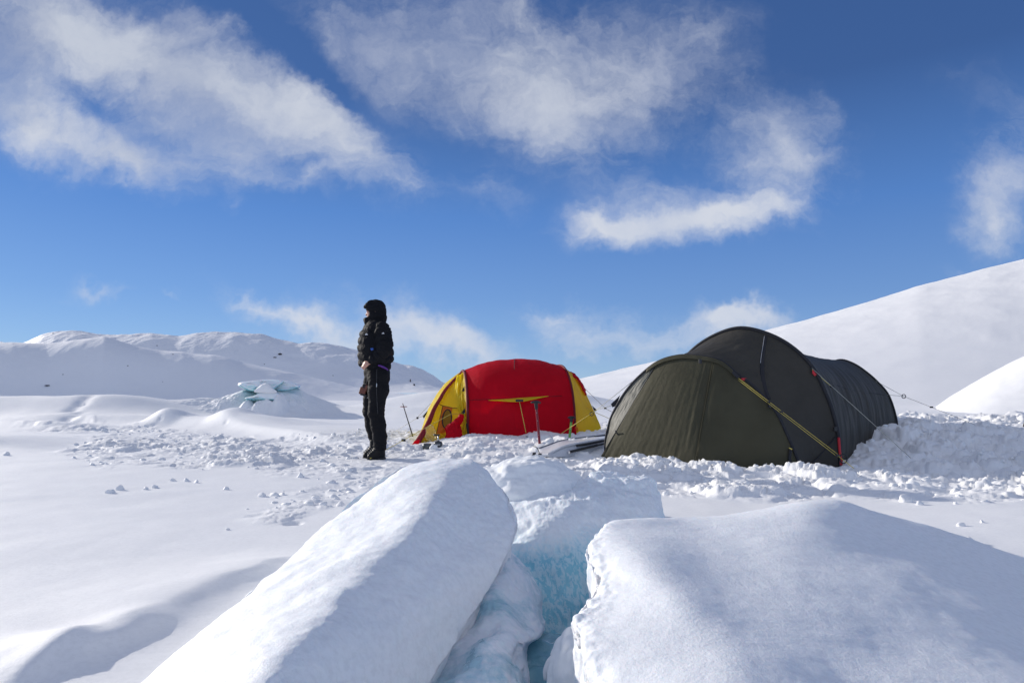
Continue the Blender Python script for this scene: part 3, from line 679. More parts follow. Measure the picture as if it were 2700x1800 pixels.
def mottled(name, blue, white, sc, lo, hi, rough):
    m, k = new_mat(name); P = k.n('ShaderNodeNewGeometry').outputs['Position']
    a = k.noise(P, sc, 7, .66, .6); f = k.ramp(a, lo, hi)
    col = k.mix(f, k.mix(k.noise(P, 6, 3, .5), blue, tuple(c * .72 for c in blue)), white)
    nn = bump(k, k.math('ADD', a, k.math('MULTIPLY', k.noise(P, 70, 4, .6), .4)), .6, .012)
    b = bsdf(k, col, .5, nn, Subsurface_Weight=.35, Subsurface_Radius=(.4, 1., 1.3), Subsurface_Scale=.02)
    k.put(b.node.inputs['Roughness'], k.math('ADD', k.math('MULTIPLY', f, .4), rough))
    return finish(m, k, b)
bpy.data.materials.remove(m_)
M_MOT = mottled('mottled_ice', (.42, .66, .78), (.78, .83, .90), 4.2, .38, .56, .25)
obj_vf('ice_block', VF, M_MOT, label='lavender and blue mottled ice lump low in the crack, beside the turquoise face', category='ice block', group='broken ice blocks in the foreground')
VF = rough_body(blob(at(1535, 1790, 1.98), (.095, .12, .15), 5, .12, 2, 9), [(22, .012, 3)], 3)
obj_vf('ice_block', VF, M_BLOCK, label='small rimed snow knob at the bottom of the crack under the right block', category='ice block', group='broken ice blocks in the foreground')
VF = rough_body(blob(at(1430, 1830, 2.45), (.30, .35, .17), 6, .08, 2, 5), [(9, .03, 3), (30, .01, 3)], 5)
obj_vf('ice_block', VF, mottled('wet_ice', (.24, .50, .60), (.56, .72, .78), 4, .55, .75, .06), label='dark wet ice floor at the bottom of the crack', category='ice block', group='broken ice blocks in the foreground')
cres = [at(1437, 1792, 2.12), at(1440, 1768, 2.13), at(1449, 1745, 2.14), at(1461, 1728, 2.15), at(1471, 1716, 2.16)]
obj_vf('ice_shard', tube(cres, [.004, .010, .011, .008, .003], 8, 20), M_BLOCK, label='bright curved sliver of snow lying on the wet ice in the crack', category='ice shard')

# ------------------------------------------------------------------ distant hummock of upturned blue ice
hx = at(690, 1060, 20.2)
hum = empty('ice_hummock', (hx[0], 20.2, 0), 'distant snow mound topped with pale blue upturned ice slabs, left of the standing person', 'ice hummock')
def hc(x, y, d): return at(480 + x / 5.6, 980 + y / 5.6, d)
u = np.linspace(-3.0, 3.2, 300); v = np.linspace(-2.4, 2.6, 230); U, Vv = np.meshgrid(u, v, indexing='ij'); uf, vf = U.ravel(), Vv.ravel()
gx = lambda px, d=20.2: (px - 1350) / FOC * d - hx[0]
bmp = lambda c, sx, dy, sy, h, p_=2: h * np.exp(-np.abs((uf - c) / sx) ** p_ - ((vf - dy) / sy) ** 2)
prof = np.maximum.reduce([bmp(gx(752), .85, .1, .95, .88, 1.6), bmp(gx(650), 1.0, .3, .9, .70, 1.8), bmp(gx(560), .95, .3, .7, .30), bmp(gx(700, 19.2), .55, -.95, .35, .40), bmp(gx(655, 19.3), .30, -.8, .3, .42), bmp(gx(738, 19.2), .28, -.85, .4, .56)])
prof = prof * (1 + .22 * n2(uf, vf, 1.6, 4, off=70)) + np.clip(prof * 3, 0, 1) * sstep(.3, -.5, vf) * (.10 * n2(uf, vf, 3.4, 5, .6, off=71, ridged=True) + .04 * n2(uf, vf, 9., 4, off=72))
tt = terrain(uf + hx[0], vf + 20.2, detail=False); edge = sstep(0, .25, prof)
Vh = np.stack([uf + hx[0], vf + 20.2, tt + prof - .04 * (1 - edge)], 1)
link('snow_mound', mesh_np('snow_mound', Vh, grid_faces(300, 230)), M_SNOW, hum)
def facing_ice(name, teal, pale):
    m, k = new_mat(name); g = k.n('ShaderNodeNewGeometry'); P = g.outputs['Position']; s_ = k.n('ShaderNodeSeparateXYZ'); k.put(s_.inputs[0], g.outputs['Normal'])
    f = k.math('ADD', s_.outputs[2], k.math('MULTIPLY', k.math('SUBTRACT', k.noise(P, 2.5, 5, .6), .5), .9))
    col = k.mix(k.ramp(f, -1.0, -.5), teal, pale); col = k.mix(k.ramp(f, -.42, -.05), col, (.88, .92, .94))
    return finish(m, k, bsdf(k, col, .35, bump(k, k.noise(P, 9, 5, .6), .4, .05), Subsurface_Weight=.3, Subsurface_Radius=(.4, 1., 1.2), Subsurface_Scale=.05))
M_FICE = facing_ice('capped_pale_ice', (.16, .50, .56), (.55, .80, .82))
M_TICE = facing_ice('capped_teal_ice', (.14, .46, .52), (.42, .72, .75))
def slab(name, pts, dpt, d, seed, mat, rough=.03):
    P0 = [(480 + x / 5.6, 980 + y / 5.6) for x, y in pts]; rows = []
    for s_, dd in ((.72, -.02), (.97, .03), (1., dpt * .3), (.98, dpt * .8), (.7, dpt)):
        c = np.mean([at(*p, d + dd) for p in P0], 0); rows.append([c + (at(*p, d + dd) - c) * s_ for p in P0])
    VF = rough_body(loft_closed(rows, 60, 140), [(2.4, rough, 3), (8, rough * .4, 4)], seed)
    return obj_vf(name, VF, mat, hum)
slab('ice_slab', [(838,200),(870,158),(1000,140),(1240,115),(1430,122),(1500,150),(1400,225),(1330,268),(1100,278),(980,272),(900,238)], 1.3, 19.5, 1, M_FICE)
slab('ice_slab', [(1400,135),(1580,145),(1740,212),(1690,238),(1540,278),(1400,282),(1340,225)], 1.0, 19.75, 2, M_TICE)
slab('snow_cap', [(1070,290),(1160,200),(1260,168),(1330,235),(1400,300),(1230,312)], .5, 19.15, 3, M_SNOW, .03)
slab('ice_slab', [(930,392),(1080,345),(1170,308),(1390,305),(1460,395),(1400,425),(1180,410),(1050,418)], .6, 19.25, 5, M_TICE)

# ------------------------------------------------------------------ loose snow
def chunk_mesh(name, spots, sub=2):
    V0, F0 = ico(sub); Vs = []; Fs = []; off = 0
    shapes = []
    for i in range(14):
        v = V0 * (1 + .45 * fbm(V0 * 1.7 + i * 5.3, 3)[:, None])
        for _ in range(7):
            q = rng.normal(size=3); q /= np.linalg.norm(q); c_ = .45 + .3 * rng.random(); v = v - np.clip(v @ q - c_, 0, 9)[:, None] * q
        shapes.append(v * (np.array([1, .85, .65]) + .3 * rng.random(3)))
    for x, y, s in spots:
        v = shapes[rng.integers(14)]; a = rng.random() * 6.28; ca, sa = math.cos(a), math.sin(a)
        w = np.stack([v[:, 0] * ca - v[:, 1] * sa, v[:, 0] * sa + v[:, 1] * ca, v[:, 2]], 1) * s
        Vs.append((x, y, s, w))
    xs = np.array([q[0] for q in Vs]); ys = np.array([q[1] for q in Vs]); zs = terrain(xs, ys)
    VV = np.concatenate([w + np.array([x, y, z - s * .12]) for (x, y, s, w), z in zip(Vs, zs)]); FF = np.concatenate([F0 + i * len(V0) for i in range(len(Vs))])
    return mesh_np(name, VV, FF)
def scatter(n, bbox, poly, grow, smin, smax, pw):
    out = []
    while len(out) < n:
        x = rng.uniform(bbox[0], bbox[1], 4000); y = rng.uniform(bbox[2], bbox[3], 4000)
        sdv = poly_sd(x, y, poly) + .35 * n2(x, y, 1.1, 3, off=21); p = sstep(grow, -.1, sdv) * np.clip((6.0 / y), .2, 1) * sstep(-.35, .25, n2(x, y, .9, 3, off=33))
        k = rng.random(4000) < p
        for a, b in zip(x[k], y[k]): out.append((a, b, smin + (smax - smin) * rng.random() ** pw))
    return out[:n]
sp = scatter(4200, (-9, 9, 3.8, 15), CHURN, .12, .004, .046, 4.2)
link('snow_rubble', chunk_mesh('snow_rubble', sp, 2), M_SNOW, kind='stuff', label='churned chunks of snow scattered round the tents', category='snow rubble')
# single lumps lying apart on the smooth snow
for i, (px, py, s, lab) in enumerate([
    (2390, 1322, .062, 'tall pointed snow lump lying on smooth snow right of the rubble'), (2424, 1330, .036, 'smaller snow lump just right of the tall pointed one'),
    (2535, 1388, .026, 'small snow lump on the smooth slope below the right rubble, upper of a pair'), (2590, 1380, .018, 'tiny snow crumb furthest right on the smooth slope'),
    (2552, 1426, .038, 'half buried snow lump at the edge of the big right block'), (2520, 1329, .02, 'snow crumb at the foot of the right-hand rubble'),
    (290, 1299, .045, 'snow lump alone on smooth snow at left, left one of a pair'), (316, 1290, .045, 'snow lump alone on smooth snow at left, right one of a pair'),
    (383, 1290, .028, 'small snow crumb between the two pairs of lumps at left'), (408, 1285, .032, 'low snow crumb right of the small one at left'),
    (15, 1200, .06, 'snow ball by the left edge below the shaded drift'), (455, 1267, .03, 'leftmost crumb of the short row below the rubble'),
    (491, 1268, .034, 'middle crumb of the short row below the rubble'), (518, 1272, .030, 'rightmost crumb of the short row below the rubble'),
    (596, 1290, .03, 'low crumb alone on smooth snow under the left rubble'), (793, 1258, .045, 'tall snow lump at the left end of the trodden snow'),
    (690, 1308, .04, 'snow lump by the start of the dug trench left of the ridge'), (600, 1396, .014, 'tiny crumb on smooth snow in front of the dug trench')]):
    g_ = gnd(px, py, 0.0); z0 = tz(g_[0], g_[1]); g_ = gnd(px, py, z0)
    s *= .8; Vv_, Ff_ = blob((0, 0, 0), (s, s * .9, s * (1.25 if i in (0, 15) else .8)), 3, .16, 1.4, i)
    for _ in range(6):
        q_ = rng.normal(size=3); q_ /= np.linalg.norm(q_); Vv_ = Vv_ - np.clip(Vv_ @ q_ - s * (.5 + .25 * rng.random()), 0, 9)[:, None] * q_
    obj_vf('snow_lump', (Vv_ + np.array([g_[0], g_[1], tz(g_[0], g_[1]) + s * .12]), Ff_), M_SNOW, label=lab, category='snow lump', group='snow lumps lying apart')
# rocks showing through on the mountain sides
def raise_on(px, py, names):
    dg = bpy.context.evaluated_depsgraph_get(); dg.update()
    v = Vector(ray(px, py)).normalized(); hit, loc, nrm, idx, ob, mt = bpy.context.scene.ray_cast(dg, Vector((0, 0, CAM_H)), v, distance=5000)
    return loc if hit else None
for px, py, w, h, lab in [(125, 1016, 20, 5, 'wide flat dark rock low on the left mountain side'), (738, 934, 16, 9, 'jagged dark rock high on the mountain left of the person'), (1082, 1006, 5, 22, 'tall narrow dark crag right of the person, left piece'),
                          (1092, 1016, 7, 14, 'broken dark crag right of the person, right piece'), (166, 987, 5, 3, 'small dark rock above the wide flat one'), (337, 964, 6, 3, 'small dark rock in the middle of the shaded mountain side'),
                          (414, 911, 6, 3, 'small rock just under the far skyline'), (456, 934, 7, 3, 'small rock on the shoulder crest'), (697, 960, 5, 3, 'small rock on the shoulder below the jagged one'), (878, 990, 5, 3, 'small rock close behind the person at hip height'), (725, 942, 14, 4, 'low rock band left under the jagged one'),
                          (429, 1006, 4, 2, 'tiny rock low on the shaded slope'), (140, 879, 8, 3, 'rock on the summit at far left')]:
    L = raise_on(px, py, None)
    if L is None: continue
    s = L.y / FOC * .33
    obj_vf('rock', blob(L[:], (w * s, w * s * .8, h * s), 3, .35, 1.6, px), M_ROCK, label=lab, category='rock', group='rocks on the mountain')
#CUT
# ------------------------------------------------------------------ tent helpers
def c3(x, y): return (1540 + x / 2.735, 840 + y / 2.735)
def c2(x, y): return (1040 + x / 3.92, 900 + y / 3.92)
def on_plane(p, Fp, a):
    r = ray(*p); cc = np.array([0, 0, CAM_H]); return cc + r * (((Fp - cc) @ a) / (r @ a))
def resample(P, n):
    P = cr(P, 400); s = np.concatenate([[0], np.cumsum(np.linalg.norm(np.diff(P, axis=0), axis=1))]); t = np.linspace(0, s[-1], n)
    return np.stack([np.interp(t, s, P[:, i]) for i in range(P.shape[1])], 1)
def sheet(name, G_, mat, parent, thick=.004, disp=None, **kw):
    """G_ (n,m,3) grid -> thin two-sided cloth with real thickness"""
    n, m, _ = G_.shape; V = G_.reshape(-1, 3); F = grid_faces(n, m)
    if disp is not None:
        N = vnormals(V, F); V = V + N * disp.reshape(-1, 1)
    o = link(name, mesh_np(name, V, F), mat, parent, **kw)
    if thick:
        md = o.modifiers.new('thick', 'SOLIDIFY'); md.thickness = thick; md.offset = 0
    return o
def ruled(A_, B_, n, sag=0.0, sagdir=None):
    t = np.linspace(0, 1, n)[:, None, None]; S = A_[None] * (1 - t) + B_[None] * t
    if sag:
        w = (4 * t * (1 - t)) * np.sin(np.linspace(0, math.pi, A_.shape[0]))[None, :, None] ** .5
        S = S + sag * w * np.array(sagdir)
    return S
def wrinkle(n, m, fu, fv, amp, shear=0.0, seed=0, oct=3, mask=None):
    u, v = np.meshgrid(np.linspace(0, 1, n), np.linspace(0, 1, m), indexing='ij'); u = u.ravel(); v = v.ravel()
    d = fbm(np.stack([u * fu + v * shear, v * fv, np.full_like(u, seed * 3.3)], 1), oct) * amp
    if mask is not None: d = d * mask(u, v)
    return d
def surf_hit(VFs, px, py):
    """where the pixel ray meets one of the given grids (list of (n,m,3))"""
    best = None
    for G_ in VFs:
        n, m, _ = G_.shape; V = G_.reshape(-1, 3)
        bv = BVHTree.FromPolygons([Vector(v) for v in V], grid_faces(n, m).tolist())
        h = bv.ray_cast(Vector((0, 0, CAM_H)), Vector(ray(px, py)).normalized())
        if h[0] is not None and (best is None or h[3] < best[1]): best = (np.array(h[0]), h[3])
    return None if best is None else best[0]
def toward(p, d): v = np.array([0, 0, CAM_H]) - p; return p + v / np.linalg.norm(v) * d
def cord(name, pts, r, mat, parent, sagm=0.0, n=None, **kw):
    return obj_vf(name, tube(pts, r, 6, n), mat, parent, **kw)
def tab(name, pts, mat, parent, th=.012, **kw):
    """small flat polygon piece with thickness, facing the camera"""
    P = np.array(pts); n = len(P); Q = np.array([toward(p, -th) for p in P]); V = np.vstack([P, Q])
    me = bpy.data.meshes.new(name); me.from_pydata([tuple(v) for v in V], [], [tuple(range(n)), tuple(range(2 * n - 1, n - 1, -1))] + [(i, i + n, (i + 1) % n + n, (i + 1) % n) for i in range(n)])
    me.update(); return link(name, me, mat, parent, **kw)

# ------------------------------------------------------------------ dark tunnel tent
PHI = math.radians(36); AX = np.array([math.sin(PHI), math.cos(PHI), 0]); BX = np.array([AX[1], -AX[0], 0])
F1 = at(2110, 1242, 6.5); F2 = at(2211, 1231, 6.8); F3 = at(2364, 1132, 8.8)
H1 = [on_plane(c3(x, y), F1, AX) for x, y in [(158,900),(175,800),(205,700),(288,550),(390,430),(530,318),(680,272),(830,275),(985,310),(1100,400),(1225,495),(1330,610),(1400,710),(1460,840),(1515,970),(1556,1090)]]
H1 = np.array([H1[0] + [0, 0, -.32]] + H1 + [H1[-1] + [0, 0, -.12]])
H2r = [on_plane(c3(x, y), F2, AX) for x, y in [(1120,72),(1300,105),(1480,196),(1640,350),(1750,570),(1815,780),(1838,950),(1840,1070)]]
def mirror(H, Fp, cB):
    o = []
    for p in H[::-1]:
        b = (p - Fp) @ BX; o.append(p + BX * (2 * cB - 2 * b))
    return o
b2 = (H2r[0] - F2) @ BX; H2 = np.array((lambda M: [M[0] + [0, 0, -.1]] + M)(mirror(H2r[1:], F2, b2)) + H2r + [H2r[-1] + [0, 0, -.1]])
H3r = [on_plane(c3(x, y), F3, AX) for x, y in [(1850,300),(1930,322),(2010,370),(2105,450),(2190,550),(2240,690),(2256,800)]]
b3 = (H3r[0] - F3) @ BX; H3 = np.array((lambda M: [M[0] + [0, 0, -.15]] + M)(mirror(H3r[1:], F3, b3)) + H3r + [H3r[-1] + [0, 0, -.15]])
NH = 160
H1s, H2s, H3s = resample(H1, NH), resample(H2, NH), resample(H3, NH)
dt = empty('tunnel_tent', (float(F1[0]), float(F1[1]), 0), 'large dark olive tunnel tent on the right, dug into the snow', 'tent')
def section(Ha, Hb, n, sag):
    t = np.linspace(0, 1, n)[:, None, None]; S = Ha[None] * (1 - t) + Hb[None] * t
    cen = S.mean(1, keepdims=True); cen[:, :, 2] = .1
    w = 4 * t * (1 - t); return S + (cen - S) * sag * w
S12 = section(H1s, H2s, 70, .035); S23 = section(H2s, H3s, 150, .075)
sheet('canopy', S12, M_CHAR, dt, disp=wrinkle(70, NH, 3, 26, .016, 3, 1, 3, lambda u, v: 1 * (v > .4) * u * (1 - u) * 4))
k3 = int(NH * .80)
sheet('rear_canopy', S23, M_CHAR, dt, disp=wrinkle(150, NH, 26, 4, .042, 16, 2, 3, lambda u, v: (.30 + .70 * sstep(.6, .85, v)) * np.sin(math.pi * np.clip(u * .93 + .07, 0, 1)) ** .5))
# rear end cone, mostly hidden
H4 = H3s.copy(); c4 = H3s.mean(0); H4 = c4 + (H3s - c4) * np.array([.55, .55, .3]) + AX * 1.0; H4[:, 2] -= .25
sheet('rear_panel', section(H3s, H4, 30, .05), M_CHAR, dt)
sheet('rear_panel', np.stack([H4, H4 * [0, 0, 1] + H4.mean(0) * [1, 1, 0]]), M_CHAR, dt)
# front vestibule
Ca = at(1578, 1207, 7.48); Cb = at(1829, 1232, 6.66); Cc = H1s[-1] + AX * -.03
for c_ in (Ca, Cb): c_[2] -= .03
def nearest(H, p): 
    uv = np.array([[1350 + FOC * 0 + 0, 0]]); 
    rr = []
    for q in H:
        v = q - np.array([0, 0, CAM_H]); yc = v[1] * math.cos(PITCH) + v[2] * math.sin(PITCH); zc = -v[1] * math.sin(PITCH) + v[2] * math.cos(PITCH)
        rr.append(math.hypot(1350 + FOC * v[0] / yc - p[0], 900 - FOC * zc / yc - p[1]))
    return int(np.argmin(rr))
iA = nearest(H1s, c3(530, 335)); iB = nearest(H1s, c3(930, 300))
def line(a, b, n): t = np.linspace(0, 1, n)[:, None]; return a * (1 - t) + b * t
out_ = -AX
pl = ruled(resample(H1s[:iA + 1], 60), line(Ca, H1s[iA], 60), 40, .0, out_)
pm = ruled(resample(H1s[iA:iB + 1], 70), line(Ca, Cb, 70), 100, .05, out_)
pr = ruled(resample(H1s[iB:], 90), line(Cb, Cc, 90), 100, .06, out_)
sheet('vestibule_panel', pl, M_PALE, dt, disp=wrinkle(40, 60, 6, 8, .01, 2, 3), label='side panel at the left edge, coloured paler grey as if lit through')
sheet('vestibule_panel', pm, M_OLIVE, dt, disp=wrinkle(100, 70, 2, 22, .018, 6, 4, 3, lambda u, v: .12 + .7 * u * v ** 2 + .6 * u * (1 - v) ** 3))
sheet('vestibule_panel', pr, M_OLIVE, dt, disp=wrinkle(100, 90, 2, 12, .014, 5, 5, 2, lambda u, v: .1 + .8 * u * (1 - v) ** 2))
# hoods, sleeves, seams and zips
def sleeve(name, H, r, mat, off=.008, r2=None, i0=0, i1=None):
    H = H[i0:i1]; c = H.mean(0); c = np.array([c[0], c[1], .2]); D = H - c; D /= np.linalg.norm(D, axis=1, keepdims=True)
    return obj_vf(name, tube(H + D * off, r if r2 is None else np.linspace(r, r2, len(H)), 10), mat, dt)
sleeve('pole_sleeve', H1s, .014, M_BLACKW, i0=4); sleeve('pole_sleeve', H2s, .020, M_BLACKW, i0=4); sleeve('pole_sleeve', H3s, .013, M_BLACKW, i0=4)
# wide black band down the right side of the front hoop
iC = nearest(H1s, c3(1075, 375)); hb = H1s[iC:]; w_ = np.interp(np.linspace(0, 1, len(hb)), [0, .15, .6, .9, 1], [.01, .04, .055, .10, .14])[:, None]
kb = np.arange(iC, NH); wb = np.clip(w_[:, 0] / .55, 0, 1); b0 = S12[0, kb]; b1 = np.array([S12[int(round(q * 69)), j] for q, j in zip(wb * .5, kb)])
up2 = np.array([toward(p, 1) - p for p in b0]) * .012
sheet('hoop_band', cr(np.stack([b0 + up2, (b0 + b1) / 2 + up2 * 1.3, b1 + up2]), 8), M_BLACKW, dt, .004)
# light hem of the hood over the door
hm = H1s[iA - 6:iC + 2]; sheet('hood_hem', cr(np.stack([hm - AX * .012 + [0, 0, .012], hm - AX * .03 + [0, 0, -.03]]), 5), M_OLIVE, dt, .006)
for s0, s1 in ((iA, Ca), (iB, Cb)):
    L_ = np.array([toward(p, .012) for p in line(H1s[s0], s1, 40)]); obj_vf('seam', tube(L_, .004, 6), M_OLIVE if s0 == iB else M_BLACKW, dt)
zp = [surf_hit([S12], *c3(x, y)) for x, y in [(1312,120),(1300,200),(1285,300),(1285,400),(1300,500),(1325,580),(1352,640)]]
zp = [toward(p, .012) for p in zp if p is not None]
if len(zp) > 3:
    Z_ = cr(np.array(zp), 40); wz = np.linspace(.012, .03, 40)[:, None]
    sheet('zip_flap', cr(np.stack([Z_ - BX * wz * .9, Z_ + BX * wz]), 4), M_BLACKW, dt, .004)
    obj_vf('zip', tube(np.array([toward(p, .008) - BX * .015 for p in Z_[:18]]), .0035, 6), M_STEEL, dt)
sm = [surf_hit([S23], *c3(x, y)) for x, y in [(1722,432),(1800,470),(1900,505),(2000,525),(2100,540),(2180,548)]]
sm = [toward(p, .012) for p in sm if p is not None]
if len(sm) > 3: obj_vf('seam', tube(cr(np.array(sm), 50), .004, 6), M_BLACKW, dt)
sm = [surf_hit([S12], *c3(x, y)) for x, y in [(1600,1085),(1700,985),(1790,880),(1815,850)]]
sm = [toward(p, .01) for p in sm if p is not None]
if len(sm) > 2: obj_vf('seam', tube(cr(np.array(sm), 30), .006, 6), M_BLACKW, dt)
# guy lines
def P3(x, y, d): return at(*c3(x, y), d)
g0 = surf_hit([S12, pr], *c3(1112, 428)); g0 = toward(g0 if g0 is not None else P3(1112, 428, 6.9), .03)
gj = P3(1828, 985, 6.22); ge = P3(1945, 1078, 6.10)
cord('guy_line', [g0, gj + [0, 0, .012]], .0024, M_ROPE, dt); cord('guy_line', [g0 + [0, 0, -.02], gj - [0, 0, .012]], .0024, M_ROPE, dt); cord('guy_line', [gj, ge], .0028, M_ROPE, dt)
for t_ in (.33, .46): p = g0 * (1 - t_) + gj * t_; obj_vf('line_runner', boxvf(p, (.03, .02, .016), bev=.003), M_BLK, dt)
obj_vf('line_runner', boxvf(gj, (.03, .02, .02), bev=.003), M_BLK, dt)
tab('guy_tab', [P3(1075, 372, 6.80), P3(1125, 418, 6.79), P3(1105, 432, 6.79), P3(1066, 392, 6.80)], M_BLACKW, dt)
tab('red_loop', [P3(1132, 428, 6.78), P3(1172, 428, 6.78), P3(1165, 448, 6.78), P3(1140, 442, 6.78)], M_REDB, dt)
h0 = surf_hit([S12, S23], *c3(1644, 358)); h0 = toward(h0 if h0 is not None else P3(1644, 358, 7.1), .03)
he = P3(2356, 1004, 6.5)
cord('guy_line', [h0, he], .0032, M_ROPEW, dt); hm_ = P3(1785, 490, 7.0); cord('guy_line', [h0 + [0, 0, -.015], hm_], .003, M_ROPE, dt)
obj_vf('line_runner', boxvf(hm_, (.028, .02, .02), bev=.003), M_BLK, dt)
tab('red_loop', [toward(P3(x, y, float(h0[1])), .02) for x, y in [(1648,366),(1678,402),(1664,414),(1645,392)]], M_REDB, dt)
r0 = toward(H3s[nearest(H3s, c3(2190, 550))], .02); ring = at(2383, 1044.5, 8.9)
cord('guy_line', [r0, ring], .003, M_ROPEW, dt); cord('guy_line', [toward(H3s[nearest(H3s, c3(2105, 450))], .02), ring], .0028, M_ROPEW, dt)
cord('guy_line', [ring, at(2456, 1073, 8.8), at(2642, 1148, 8.45)], .003, M_ROPEW, dt)
obj_vf('line_ring', tube([ring + .025 * np.array([math.cos(a), 0, math.sin(a)]) for a in np.linspace(0, 6.28, 16)], .005, 6), M_BLK, dt)
obj_vf('line_runner', boxvf(at(2456, 1073, 8.8), (.035, .02, .02), bev=.003), M_BLK, dt)
# left side
tl = [P3(193, 615, 7.72), P3(238, 572, 7.72), P3(262, 548, 7.72), P3(232, 628, 7.7), P3(205, 638, 7.7)]
tab('guy_tab', tl, M_BLACKW, dt, .02); cv = at(1573, 1080, 8.3)
cord('guy_line', [P3(200, 625, 7.72), cv], .003, M_ROPEW, dt); cord('guy_line', [P3(345, 455, 7.6), cv], .003, M_ROPEW, dt)
cord('guy_line', [cv, at(1479, 1143, 8.75)], .004, M_ROPE, dt)
obj_vf('line_ring', tube([at(1560, 1091, 8.38) + .022 * np.array([math.cos(a), 0, math.sin(a)]) for a in np.linspace(0, 6.28, 16)], .005, 6), M_BLK, dt)
# foot straps
ft = P3(1836, 858, 6.72); cord('foot_strap', [ft, P3(1842, 940, 6.68), P3(1856, 1052, 6.6)], .013, M_REDB, dt)
obj_vf('tension_ring', tube([P3(1870, 1008, 6.58) + np.array([.035 * math.cos(a), 0, .045 * math.sin(a)]) for a in np.linspace(0, 6.28, 18)], .006, 6), M_BLK, dt)
cord('foot_strap', [P3(1490, 930, 6.52), P3(1482, 1000, 6.48), P3(1488, 1068, 6.44)], .014, M_BLACKW, dt)
cord('foot_strap', [P3(2247, 750, 8.72), P3(2253, 806, 8.68)], .02, M_BLACKW, dt)
cord('pull_cord', [P3(1478, 930, 6.46), P3(1502, 942, 6.45)], .006, M_ROPE, dt)
for x, y, d in ((838, 308, 6.9), (1340, 625, 6.62), (1812, 795, 6.76)):
    obj_vf('toggle', boxvf(P3(x, y, d), (.03, .02, .045), bev=.006), M_BLK, dt)
tg = surf_hit([pm, pl], *c3(238, 826)); tg = P3(238, 826, 7.3) if tg is None else toward(tg, .02)
obj_vf('toggle', tube([tg + [-.02, 0, .03], tg, tg + [.035, 0, -.045]], .008, 6), M_BLK, dt)

# ------------------------------------------------------------------ red and yellow tent
rt = empty('tunnel_tent', (0.0, 9.6, .1), 'red and yellow tunnel tent with an open door, behind the shovels and sled', 'tent')
def station(top, base, dt_, db_, n=50, pw=.85):
    T = at(*c2(*top), dt_); Bp = at(*c2(*base), db_); s = np.linspace(0, 1, n)
    near = np.stack([Bp[i] + (T[i] - Bp[i]) * (1 - np.cos(s * math.pi / 2) ** pw) if i < 2 else Bp[2] + (T[2] - Bp[2]) * np.sin(s * math.pi / 2) ** .9 for i in range(3)], 1)
    far = near.copy(); far[:, :2] = 2 * T[:2] - near[:, :2]
    near[0, 2] -= .12; far[0, 2] -= .1
    return np.vstack([near, far[::-1][1:]])
SA = station((705, 308), (760, 945), 10.25, 9.35); SB = station((1240, 186), (1240, 978), 10.2, 9.2); SC = station((1695, 252), (1868, 945), 10.15, 9.35)
RC = cr(np.array([SA, station((940, 217), (950, 968), 10.22, 9.25), SB, station((1480, 196), (1540, 972), 10.18, 9.25), SC]), 90)
cz = RC.mean(1, keepdims=True); tq = np.linspace(0, 1, 90)[:, None, None]
RC = RC + (cz - RC) * .008 * np.abs(np.sin(tq * 2 * math.pi))
sheet('canopy', RC, M_RED, rt, disp=wrinkle(90, RC.shape[1], 7, 5, .018, 0, 7, 3, lambda u, v: .3 + .7 * sstep(.30, .5, v)))
nA = 50
def tub(name, P, r, mat, par=rt, seg=8): return obj_vf(name, tube(P, r, seg), mat, par)
up_ = lambda S, o: S + np.array([0, -o, o * .6])
tub('pole_sleeve', up_(SA, .012), .019, M_DRED); tub('pole_sleeve', up_(SC, .010), .015, M_DRED); tub('seam', up_(SB[nA - 20:nA + 6], .005), .005, M_DRED)
# left end: far wall seen from inside, yellow; strip with the zip; outer skirt
rail = np.array([at(*c2(*p), d) for p, d in [((690,318),10.22),((600,405),10.05),((520,495),9.85),((455,600),9.65),((400,690),9.5),((345,815),9.3),((290,920),9.15),((215,1035),8.95),((155,1112),8.80)]])
outer = np.array([at(*c2(*p), d) for p, d in [((690,316),10.26),((560,405),10.4),((470,500),10.5),((405,600),10.5),((350,700),10.45),((315,800),10.4),((290,880),10.3),((262,960),10.1),((240,1060),9.9)]])
railr = cr(rail, 60); outr = cr(outer, 60)
sheet('end_skirt', ruled(railr, outr, 20), M_YEL, rt, disp=wrinkle(20, 60, 3, 9, .02, 0, 8))
mar = cr(np.stack([railr + [-.010, -.01, .0], railr + np.stack([np.interp(np.linspace(0, 1, 60), [0, .5, .85, 1], [.03, .05, .075, .12]), np.full(60, -.02), np.zeros(60)], 1)]), 5)
sheet('door_edge', mar, fabric('maroon_nylon', (.30, .01, .02), .25, .5), rt, .006)
acur = resample(SA[:nA][::-1], 60) + [0.0, .06, 0]
wall = ruled(railr + [0, .04, 0], acur, 60); wq = np.linspace(0, 1, 60)
wall = wall + (np.sin(wq * math.pi)[:, None, None] ** .7) * (np.sin(np.linspace(0, 1, 60) * math.pi * .5)[None, :, None] ** .5) * np.array([0, .16, 0])
sheet('inner_wall', wall, M_YEL, rt, disp=wrinkle(60, 60, 4, 4, .02, 2, 9))
def onwall(x, y, o=.02):
    h = surf_hit([wall], *c2(x, y)); return toward(h, o) if h is not None else at(*c2(x, y), 9.6)
dp = [onwall(*p) for p in [(500,660),(600,686),(585,760),(560,860),(520,945),(434,952),(455,860),(478,760)]]
tab('inner_door', dp, M_ORG, rt, .006)
M_MESH = fabric('amber_mesh', (.42, .24, .02), .35, .7, tcol=(.7, .4, .03))
ov = [onwall(543 + 47 * math.cos(a) + 8 * math.sin(a), 800 - 98 * math.sin(a), .035) for a in np.linspace(0, 2 * math.pi, 28, endpoint=False)]
tab('window', ov, M_MESH, rt, .006); obj_vf('window_rim', tube(ov + ov[:2], .008, 6), M_BLACKW, rt)
